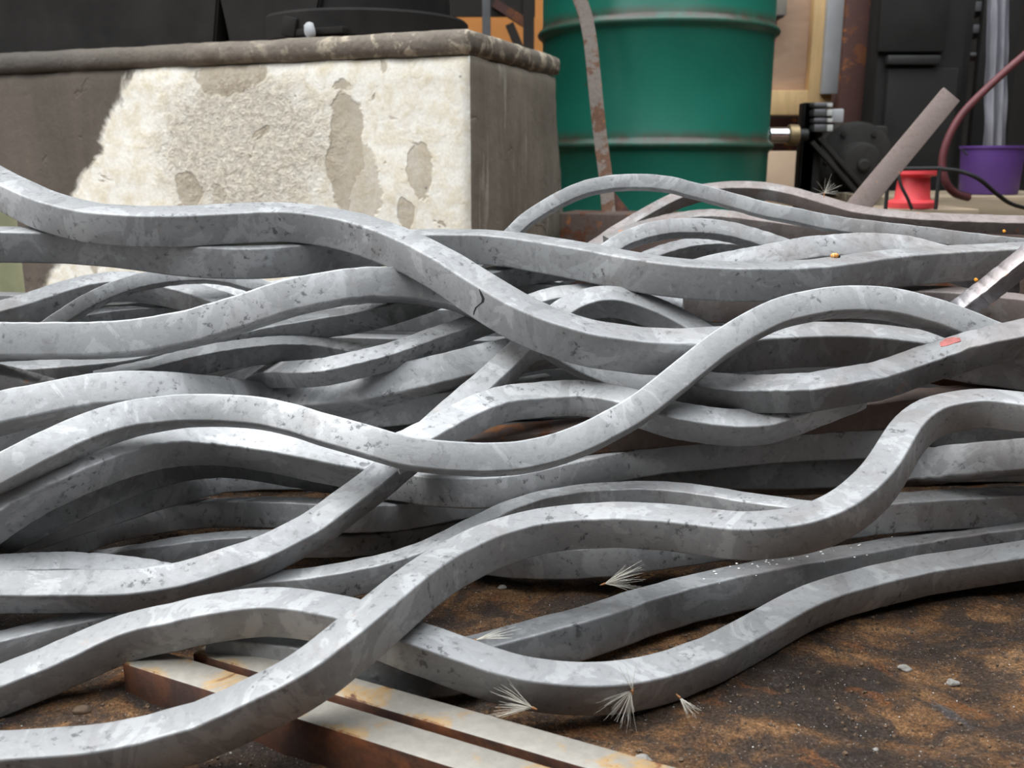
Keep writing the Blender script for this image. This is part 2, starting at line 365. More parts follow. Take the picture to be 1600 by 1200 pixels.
# ---------------------------------------------------------------- concrete block with ledge
E1 = Vector((-.934, .358, 0)); E2 = Vector((.358, .934, 0))
c0 = at(738, 300, 1.66); c0.z = 0
BROT = Matrix((-E1, E2, Vector((0, 0, 1)))).transposed()
def rough_box(bm, x0, x1, y0, y1, z0, z1, step, amp, fn=None, seed=0):
    # six displaced grids sharing welded borders
    def grid(o, u, v, nu, nv):
        g = [[bm.verts.new(o + u * (i / nu) + v * (j / nv)) for i in range(nu + 1)] for j in range(nv + 1)]
        for j in range(nv):
            for i in range(nu): bm.faces.new((g[j][i], g[j][i + 1], g[j + 1][i + 1], g[j + 1][i]))
    X, Y, Z = Vector((x1 - x0, 0, 0)), Vector((0, y1 - y0, 0)), Vector((0, 0, z1 - z0)); o = Vector((x0, y0, z0))
    n = lambda L: max(1, int(abs(L) / step)); nx, ny, nz = n(x1 - x0), n(y1 - y0), n(z1 - z0)
    grid(o, X, Z, nx, nz); grid(o + Y, X, Z, nx, nz); grid(o, Y, Z, ny, nz); grid(o + X, Y, Z, ny, nz); grid(o, X, Y, nx, ny); grid(o + Z, X, Y, nx, ny)
    bmesh.ops.remove_doubles(bm, verts=bm.verts, dist=step * .05)
    cx, cy, cz = (x0 + x1) / 2, (y0 + y1) / 2, (z0 + z1) / 2
    for v in bm.verts:
        p = v.co.copy(); q = p + Vector((seed, seed, 0))
        k = noise.noise(q * 9) * .6 + noise.noise(q * 27) * .35 + noise.noise(q * 70) * .2
        on = [abs(p.x - x0) < 1e-5 or abs(p.x - x1) < 1e-5, abs(p.y - y0) < 1e-5 or abs(p.y - y1) < 1e-5, abs(p.z - z0) < 1e-5 or abs(p.z - z1) < 1e-5]
        d = Vector(((1 if p.x > cx else -1) * on[0], (1 if p.y > cy else -1) * on[1], (1 if p.z > cz else -1) * on[2]))
        e = sum(on)
        v.co = p + d * (amp * k) - d * ((.004 + amp * .6 * abs(noise.noise(q * 21))) if e > 1 else 0)
        if fn: fn(v)
    return bm
block = empty('concrete_block', c0); block.rotation_euler = BROT.to_euler()
tag(block, 'whitewashed concrete machine foundation block with stained overhanging ledge, behind the pile', 'concrete block')
def flare(v):
    if v.co.y > .2: v.co.y += max(0, (.42 - v.co.z)) * .28 * (v.co.y / .5)
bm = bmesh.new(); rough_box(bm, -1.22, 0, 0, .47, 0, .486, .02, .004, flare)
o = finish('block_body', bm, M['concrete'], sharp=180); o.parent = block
bm = bmesh.new(); rough_box(bm, -1.23, .004, -.010, .475, .484, .524, .012, .004, None, 4)
o = finish('ledge', bm, M['slab'], sharp=180); o.parent = block
# machine base standing on the block (local frame of the block)
mach = empty('machine_base', c0 + BROT @ Vector((-.6, .2, .522))); mach.rotation_euler = block.rotation_euler
tag(mach, 'oily black cast machine base with tapered side panels, standing on the concrete block', 'machine')
def local_part(name, bm, mat, parent, off=(0, 0, 0)):
    bmesh.ops.translate(bm, verts=bm.verts, vec=-Vector(off)); o = finish(name, bm, mat, sharp=40); o.parent = parent; return o
def prism_xz(bm, poly, y0, y1):
    a = [bm.verts.new((x, y0, z)) for x, z in poly]; b = [bm.verts.new((x, y1, z)) for x, z in poly]
    bm.faces.new(a); bm.faces.new(b[::-1]); n = len(poly)
    for i in range(n): bm.faces.new((a[i], a[(i + 1) % n], b[(i + 1) % n], b[i]))
    return bm
off = (-.6, .2, .522)
bm = bmesh.new(); prism_xz(bm, [(-1.18, .527), (-.572, .527), (-.555, .62), (-.56, 1.5), (-1.18, 1.5)], .07, .11); bmesh.ops.bevel(bm, geom=list(bm.edges), offset=.004, segments=2, affect='EDGES')
local_part('side_panel', bm, M['cast'], mach, off)
bm = bmesh.new(); prism_xz(bm, [(-.537, .527), (-.352, .527), (-.330, .60), (-.30, 1.5), (-.552, 1.5), (-.552, .62)], .07, .11); bmesh.ops.bevel(bm, geom=list(bm.edges), offset=.004, segments=2, affect='EDGES')
local_part('side_panel', bm, M['cast'], mach, off)
bm = bmesh.new(); box(bm, (-.74, .28, 1.0), (.86, .30, .96), bevel=.01); local_part('frame_body', bm, M['cast'], mach, off)
bm = bmesh.new(); n = 40
def disc(bm, cx, cy, r, z0, z1, bev):
    lathe(bm, (cx, cy, 0), [(r - bev, z0), (r, z0 + bev), (r, z1 - bev), (r - bev, z1)], 64); return bm
disc(bm, -.33, .235, .205, .527, .578, .005); local_part('round_foot', bm, M['cast'], mach, off)
bm = bmesh.new(); disc(bm, -.33, .245, .165, .570, .625, .006); local_part('round_collar', bm, M['cast'], mach, off)
bm = bmesh.new(); disc(bm, -.33, .25, .12, .62, 1.4, .01); local_part('column', bm, M['cast'], mach, off)
bm = bmesh.new()
box(bm, (-.315, .035, .537), (.12, .02, .012), Matrix.Rotation(R(-4), 3, 'Z'), .002); box(bm, (-.372, .04, .548), (.03, .03, .034), Matrix.Rotation(R(14), 3, 'Y'), .003)
local_part('clamp_bracket', bm, M['cast'], mach, off)
bm = bmesh.new(); bmesh.ops.create_icosphere(bm, subdivisions=2, radius=.011)
for v in bm.verts: v.co = Vector((v.co.x, v.co.y * .8, v.co.z * 1.3)) * (1 + .3 * noise.noise(v.co * 120)) + Vector((0, 0, .012))
ch = finish('stone_chip', bm, M['white_strip']); ch.location = c0 + BROT @ Vector((-.318, .012, .525)); tag(ch, 'pale stone chip lying on the ledge in front of the machine foot', 'stone')
# pale pipe at the left edge
p = at_y(2, 400, 1.28)
bm = bmesh.new(); lathe(bm, (0, 0, 0), [(.022, 0), (.0235, .002), (.0235, .285), (.020, .288), (.018, .288), (.018, .27)], 28)
pp = finish('standing_pipe', bm, M['pale_pipe']); pp.location = (p.x, p.y, -.005); tag(pp, 'pale yellow-green pipe stub standing at the left edge before the block', 'pipe')
# ---------------------------------------------------------------- drum
dc = at_y(1022, 200, 2.52); DR = .284
drum = empty('oil_drum', (dc.x, dc.y, 0.03)); tag(drum, 'dark green steel drum with rusty ribs behind the concrete block', 'drum')
prof = [(DR - .01, .0), (DR + .006, .004), (DR + .006, .014), (DR - .002, .02)]
z = .02
def rib(z0): return [(DR, z0 - .018), (DR + .003, z0 - .011), (DR + .011, z0 - .005), (DR + .013, z0), (DR + .011, z0 + .005), (DR + .003, z0 + .011), (DR, z0 + .018)]
prof += rib(.315) + rib(.582) + [(DR, .86), (DR + .006, .868), (DR + .006, .878), (DR - .006, .882), (DR - .012, .865)]
bm = bmesh.new(); lathe(bm, (0, 0, 0), prof, 96); 
for f in bm.faces: f.smooth = True
me = finish('drum_shell', bm, M['drum'], sharp=60); me.parent = drum; me.location = (0, 0, 0)
bm = bmesh.new(); bmesh.ops.create_cone(bm, cap_ends=True, segments=24, radius1=.03, radius2=.03, depth=.012, matrix=Matrix.Translation((.12, -.1, .872))); me = finish('bung', bm, M['drum']); me.parent = drum
# strap bent down in front of the drum
pts = [at(893, -60, 2.06), at(903, -10, 2.06), at(914, 22, 2.06), at(923, 70, 2.06), at(931, 150, 2.06), at(938, 215, 2.06), at(946, 275, 2.05), at(950, 322, 2.04), at(952, 345, 2.035)]
bm = bmesh.new(); pts = spline(pts, 6); rows = []
for i, q in enumerate(pts):
    t = (pts[min(i + 1, len(pts) - 1)] - pts[max(i - 1, 0)]).normalized(); s = t.cross(Vector((0, 1, 0))).normalized(); nrm = s.cross(t)
    rows.append([bm.verts.new(q + s * a * .0145 + nrm * b * .003) for a, b in ((-1, -1), (1, -1), (1, 1), (-1, 1))])
for a, b in zip(rows, rows[1:]):
    for k in range(4): bm.faces.new((a[k], a[(k + 1) % 4], b[(k + 1) % 4], b[k]))
bm.faces.new(rows[0]); bm.faces.new(rows[-1][::-1])
strap = empty('bent_strap', pts[-1] - Vector((0, 0, .02))); tag(strap, 'long bent rusty steel strap leaning in front of the green drum', 'metal strap')
finish('strip', bm, M['rust_strap'], strap)
bm = bmesh.new(); a = at(952, 300, 2.04); b = at(985, 352, 2.04)
prism = [at(944, 300, 2.05), at(960, 300, 2.05), at(1000, 350, 2.05), at(944, 350, 2.05)]
va = [bm.verts.new(q) for q in prism]; vb = [bm.verts.new(q + Vector((0, .012, 0))) for q in prism]
bm.faces.new(va); bm.faces.new(vb[::-1])
for k in range(4): bm.faces.new((va[k], va[(k + 1) % 4], vb[(k + 1) % 4], vb[k]))
foot = finish('foot_plate', bm, M['rust_post'], strap)
# low rusty beam lying on the floor behind the pile, carrying the strap
bm = bmesh.new(); q0 = at(885, 360, 2.06); q1 = at(1720, 372, 1.75)
beam(bm, (q0.x, q0.y, .10), (q1.x, q1.y, .10), .12, .21, bevel=.006)
tag(finish('rusty_girder', bm, M['rustbar'], origin=((q0.x + q1.x) / 2, (q0.y + q1.y) / 2, 0)), 'low brown rusty girder lying behind the pile in front of the drum', 'girder')
# ---------------------------------------------------------------- right-hand background
def bx(name, x0, x1, y0, y1, Y, depth, mat, parent=None, bevel=.004):
    a = at_y(x0, y0, Y); b = at_y(x1, y1, Y); bm = bmesh.new()
    box(bm, ((a.x + b.x) / 2, Y + depth / 2, (a.z + b.z) / 2), (abs(b.x - a.x), depth, abs(a.z - b.z)), bevel=bevel)
    return finish(name, bm, mat, parent)
g = at_y(1240, 100, 3.25)
door = empty('panelled_board', (g.x, 3.25, at_y(1240, 186, 3.25).z)); tag(door, 'tan plywood panel in a yellow pine frame behind the drum', 'wooden panel')
bx('panel', 1150, 1290, -120, 150, 3.29, .012, M['ply'], door)
bx('stile', 1281, 1303, -120, 182, 3.25, .05, M['frame_wood'], door)
bx('bottom_rail', 1150, 1283, 141, 180, 3.255, .045, M['frame_wood'], door)
lb = bx('floor_board', 1150, 1290, 236, 380, 3.2, .02, M['card']); tag(lb, 'plain brown board standing below the framed plywood panel', 'board')
sh = bx('wall_recess_board', 1150, 1300, 182, 240, 3.42, .02, M['rust_post']); tag(sh, 'dark reddish board set back under the plywood panel', 'board')
hb = at_y(1210, 10, 3.2); hang = empty('wall_box', (hb.x, 3.2, at_y(1210, 24, 3.2).z)); tag(hang, 'small grey box hung high on the plywood panel with pink tape dangling', 'box')
bx('box_body', 1191, 1229, -60, 24, 3.18, .10, M['hang_box'], hang); bx('box_lip', 1193, 1226, 22, 27, 3.18, .09, M['black'], hang)
bx('tape', 1203, 1212, 26, 66, 3.23, .006, M['pink'], hang, .001)
rs = bx('red_strip', 1185, 1194, 72, 124, 3.283, .006, M['red'], bevel=.001); tag(rs, 'narrow red strip hanging close beside the right side of the drum', 'strip')
ws = bx('white_board', 1303, 1331, -120, 147, 3.22, .03, M['white_strip']); tag(ws, 'tall narrow grey-white board beside the rusty post', 'board')
post = empty('steel_post', (at_y(1358, 150, 3.1).x, 3.1, -.006)); tag(post, 'reddish brown rusty steel post between white board and black cabinet', 'post')
bx('flange', 1331, 1358, -120, 330, 3.08, .02, M['rust_post'], post); bx('web', 1350, 1360, -120, 330, 3.10, .12, M['rust_post'], post); bx('flange', 1356, 1386, -120, 330, 3.19, .03, M['rust_post'], post)
bx('splice_plate', 1372, 1389, 118, 136, 3.14, .04, M['rust_post'], post)
bx('cross_plate', 1302, 1332, 146, 170, 3.16, .02, M['rust_post'], post)
cab = empty('black_cabinet', (at_y(1430, 200, 2.95).x, 2.95, -.006)); tag(cab, 'tall black metal cabinet with two stacked doors', 'cabinet')
bx('cabinet_body', 1391, 1478, -150, 372, 2.965, .10, M['cabinet'], cab)
bx('door', 1389, 1476, -140, 81, 2.945, .02, M['cabinet'], cab); bx('door', 1389, 1476, 106, 340, 2.945, .02, M['cabinet'], cab); bx('door_rail', 1388, 1470, 86, 101, 2.93, .03, M['black'], cab)
shelf = empty('iron_rack', (at_y(1508, 250, 3.3).x, 3.3, -.006)); tag(shelf, 'dim grey iron rack with shelves to the right of the black cabinet', 'rack')
for y0, y1 in ((2, 18), (38, 52), (82, 88)): bx('shelf', 1478, 1560, y0, y1, 3.3, .3, M['shelf_iron'], shelf)
for x0 in (1482, 1552): bx('upright', x0, x0 + 10, -120, 330, 3.28, .03, M['cabinet'], shelf)
# hanging dusty sheet
bm = bmesh.new(); rows = []
for j in range(25):
    row = []
    for i in range(13):
        q = at_y(1548 + 34 * i / 12 - j * .45, -120 + 350 * j / 24, 2.9); q.y += .012 * math.sin(i * 1.3) + .01 * noise.noise(Vector((i * .4, j * .3, 0)))
        row.append((bm.verts.new(q), bm.verts.new(q + Vector((0, .004, 0)))))
    rows.append(row)
for k in (0, 1):
    for j in range(24):
        for i in range(12): bm.faces.new([rows[a][b][k] for a, b in ((j, i), (j, i + 1), (j + 1, i + 1), (j + 1, i))])
for j in range(24):
    for i in (0, 12): bm.faces.new((rows[j][i][0], rows[j][i][1], rows[j + 1][i][1], rows[j + 1][i][0]))
for i in range(12):
    for j in (0, 24): bm.faces.new((rows[j][i][0], rows[j][i][1], rows[j][i + 1][1], rows[j][i + 1][0]))
tag(finish('plastic_strip', bm, M['plastic_sheet'], sharp=80), 'dusty grey plastic strip hanging above the purple bucket', 'plastic sheet')
# low plank floor with bucket, spool, wire stand
pl = at_y(1530, 310, 2.35)
deck = empty('timber_sill', (pl.x, 2.4, -.006)); tag(deck, 'weathered timber sill along the right, under bucket and spool', 'timber')
a = at_y(1380, 307, 2.35); b = at_y(1800, 307, 2.35); zt = a.z
bm = bmesh.new(); box(bm, ((a.x + b.x) / 2, 2.38, zt / 2), (b.x - a.x, .06, zt), bevel=.004); finish('plank', bm, M['plank'], deck)
bm = bmesh.new(); box(bm, ((a.x + b.x) / 2, 2.515, zt / 2), (b.x - a.x, .20, zt - .003), bevel=.004); finish('plank', bm, M['plank'], deck)
bm = bmesh.new(); box(bm, ((a.x + b.x) / 2, 2.725, zt / 2), (b.x - a.x, .21, zt - .001), bevel=.004); finish('plank', bm, M['plank'], deck)
bk = at_y(1544, 300, 2.55); br = (1588 - 1500) / 2 / FPX * 2.6
bucket = empty('bucket', (bk.x, 2.55, zt)); tag(bucket, 'purple plastic bucket on the timber sill', 'bucket')
hh = at_y(1544, 228, 2.55).z - zt
bm = bmesh.new(); lathe(bm, (bk.x, 2.55, zt), [(br * .90, 0), (br * .92, .003), (br, hh - .008), (br + .004, hh - .006), (br + .004, hh), (br - .004, hh), (br * .88, .01)], 48); finish('pail', bm, M['purple'], bucket)
bm = bmesh.new(); tube(bm, [Vector((bk.x + math.cos(t) * br * 1.03, 2.55 - math.sin(t) * br * .5 - .004, zt + hh - .01 - math.sin(t) * .03)) for t in [math.pi * k / 16 for k in range(17)]], .0022, 8); finish('bail_handle', bm, M['black'], bucket)
sp = at_y(1433, 326, 2.0); zb = sp.z
spool = empty('cable_spool', (sp.x, 2.03, zb)); tag(spool, 'empty red plastic spool standing beside the leaning steel bar', 'spool')
u = 2.03 / FPX
bm = bmesh.new(); lathe(bm, (sp.x, 2.03, zb), [(37 * u, 0), (38 * u, .004), (38 * u, .012), (30 * u, .017)], 40); finish('lower_flange', bm, M['red'], spool)
bm = bmesh.new(); lathe(bm, (sp.x, 2.03, zb), [(29 * u, .014), (26 * u, .02), (23 * u, .062), (27 * u, .068)], 40); finish('core', bm, M['red'], spool)
bm = bmesh.new(); lathe(bm, (sp.x, 2.03, zb), [(30 * u, .065), (35 * u, .069), (35 * u, .079), (30 * u, .082), (12 * u, .082), (12 * u, .03)], 40); finish('upper_flange', bm, M['red'], spool)
bm = bmesh.new(); box(bm, (sp.x + .02, 2.06, zb / 2), (.20, .16, zb - .0), bevel=.004); cr = finish('wooden_block', bm, M['plank'], origin=(sp.x + .02, 2.06, 0)); tag(cr, 'wooden block under the red spool, behind the bars', 'block')
ws_ = empty('wire_stand', (sp.x, 1.97, zb)); tag(ws_, 'thin black wire stand around the red spool', 'wire stand')
for x0 in (1389, 1468):
    bm = bmesh.new(); q = at_y(x0, 264, 1.965); tube(bm, [(q.x, 1.965, q.z), (q.x, 1.965, zb)], .004, 8); finish('upright', bm, M['black'], ws_)
bm = bmesh.new(); q0 = at_y(1389, 264, 1.965); q1 = at_y(1470, 263, 1.965); tube(bm, [q0, q1], .004, 8); finish('top_wire', bm, M['black'], ws_)
bm = bmesh.new(); tube(bm, spline([at_y(1403, 268, 1.965), at_y(1408, 290, 1.96), at_y(1418, 310, 1.958), at_y(1425, 327, 1.957)], 6), .0035, 8); finish('brace_wire', bm, M['black'], ws_)
# hose and cables
bm = bmesh.new(); hp = [at_y(1700, 20, 2.2), at_y(1640, 55, 2.2), at_y(1590, 95, 2.2), at_y(1540, 140, 2.2), at_y(1502, 180, 2.2), at_y(1480, 220, 2.2), at_y(1472, 255, 2.2), at_y(1478, 285, 2.2), at_y(1492, 302, 2.22), at_y(1512, 309, 2.28)]
tube(bm, spline(hp, 8), .0085, 12); tag(finish('rubber_hose', bm, M['hose']), 'maroon rubber hose curving down from the upper right', 'hose')
bm = bmesh.new(); tube(bm, spline([p + Vector((.017, .03, .004)) for p in hp], 8), .0055, 10); tag(finish('black_cable', bm, M['black']), 'black cable running alongside the maroon hose', 'cable')
bm = bmesh.new(); tube(bm, spline([at_y(1470, 264, 2.1), at_y(1500, 268, 2.1), at_y(1530, 280, 2.1), at_y(1560, 305, 2.12), at_y(1590, 322, 2.15), at_y(1660, 335, 2.2)], 8), .0045, 10); tag(finish('black_cable', bm, M['black']), 'slack black cable drooping in front of the purple bucket', 'cable')
# blower with stand, pipe to the drum
bc = at_y(1332, 252, 2.72); u = 2.78 / FPX
blow = empty('blower', (bc.x, 2.72, -.006)); tag(blow, 'dusty black iron blower on an angle iron stand beside the drum', 'blower')
bm = bmesh.new(); lathe(bm, (bc.x, 2.72, bc.z), [(50 * u, -.03), (57 * u, -.022), (57 * u, .10), (50 * u, .11)], 48, 'Y'); finish('fan_housing', bm, M['blower'], blow)
bm = bmesh.new(); lathe(bm, (bc.x - .0, 2.72, bc.z - .01), [(20 * u, -.085), (28 * u, -.08), (33 * u, -.06), (33 * u, -.028)], 40, 'Y'); finish('motor_cap', bm, M['blower'], blow)
bm = bmesh.new(); lathe(bm, (bc.x, 2.72, bc.z - .01), [(6 * u, -.098), (9 * u, -.094), (9 * u, -.084)], 20, 'Y'); finish('hub', bm, M['blower'], blow)
for k in range(6):
    a_ = k * math.pi / 3; bm = bmesh.new(); lathe(bm, (bc.x + math.cos(a_) * 45 * u, 2.72, bc.z + math.sin(a_) * 45 * u), [(4 * u, -.036), (4 * u, -.028)], 6, 'Y'); finish('bolt', bm, M['blower'], blow)
bx('outlet_duct', 1285, 1388, 196, 226, 2.74, .11, M['blower'], blow, .012)
bx('stand_post', 1257, 1271, 160, 420, 2.64, .012, M['cabinet'], blow); bx('stand_post', 1257, 1261, 160, 420, 2.64, .05, M['cabinet'], blow)
for (p0, p1) in (((1268, 222), (1342, 305)), ((1279, 215), (1350, 296))):
    bm = bmesh.new(); beam(bm, at_y(*p0, 2.62), at_y(*p1, 2.62), .012, .018, (0, 1, 0), .002); finish('brace', bm, M['blower'], blow)
for y0, y1 in ((160, 168), (170, 182), (184, 192), (194, 206)):
    bx('terminal_bar', 1272, 1302, y0, y1, 2.60, .05, M['shelf_iron'], blow); bx('terminal', 1293, 1301, y0 + 1, y1 - 1, 2.592, .01, M['term'], blow, .001)
bx('junction_plate', 1301, 1318, 170, 192, 2.66, .01, M['white_strip'], blow)
pipe = empty('supply_pipe', at_y(1220, 211, 2.6)); tag(pipe, 'short pipe with shiny coupling joining the drum to the blower', 'pipe')
zc = at_y(1220, 211, 2.6).z; u = 2.66 / FPX
def pipe_piece(name, x0, x1, r, mat):
    a = at_y(x0, 211, 2.6).x; b = at_y(x1, 211, 2.6).x; bm = bmesh.new(); lathe(bm, (0, 2.6, zc), [(r - .002, a), (r, a + .002), (r, b - .002), (r - .002, b)], 28, 'X'); finish(name, bm, mat, pipe)
pipe_piece('black_nipple', 1172, 1203, 9 * u, M['black']); pipe_piece('coupling', 1201, 1233, 11 * u, M['chrome']); pipe_piece('nut', 1231, 1247, 15 * u, M['brass']); pipe_piece('tail', 1245, 1262, 9 * u, M['black'])
# straight leaning flat bar, rising out of the back of the pile
bm = bmesh.new(); lq = at(1485, 149, 1.62); lp = at(1300, 372, 1.50); lp = lq + (lp - lq) * (lq.z / (lq.z - lp.z)); beam(bm, lp, lq, .036, .010, (0, -.95, .3), .0015)
lfb = finish('leaning_flat_bar', bm, M['lean'], origin=lp); tag(lfb, 'straight grey flat steel bar with orange rust spots leaning up behind the pile', 'steel bar')
# glimpses behind the block: iron post and braces before the orange wall
bm = bmesh.new(); q = at_y(760, 40, 3.9); box(bm, (q.x, 3.9, 1.3), (.032, .032, 2.612), bevel=.003); tag(finish('iron_post', bm, M['shelf_iron'], origin=(q.x, 3.9, 0)), 'thin grey iron post between machine and drum', 'post')
tr = empty('brace_frame', (at_y(815, 60, 4.2).x, 4.2, -.006)); tag(tr, 'dark braced frame silhouetted before the orange wall', 'frame')
bm = bmesh.new(); q = at_y(826, 40, 4.2); box(bm, (q.x, 4.2, 1.3), (.045, .045, 2.612)); finish('post', bm, M['dark_wall'], tr)
bm = bmesh.new(); beam(bm, at_y(772, 5, 4.2), at_y(830, 42, 4.2), .04, .035); finish('brace', bm, M['rust_post'], tr)
bm = bmesh.new(); beam(bm, at_y(796, 38, 4.2), at_y(822, 100, 4.2), .04, .035); finish('brace', bm, M['dark_wall'], tr)
bm = bmesh.new(); a = at_y(700, 33, 4.2); b = at_y(836, 33, 4.2); box(bm, ((a.x + b.x) / 2, 4.22, a.z + .25), (b.x - a.x, .03, .46)); finish('panel', bm, M['dark_wall'], tr)
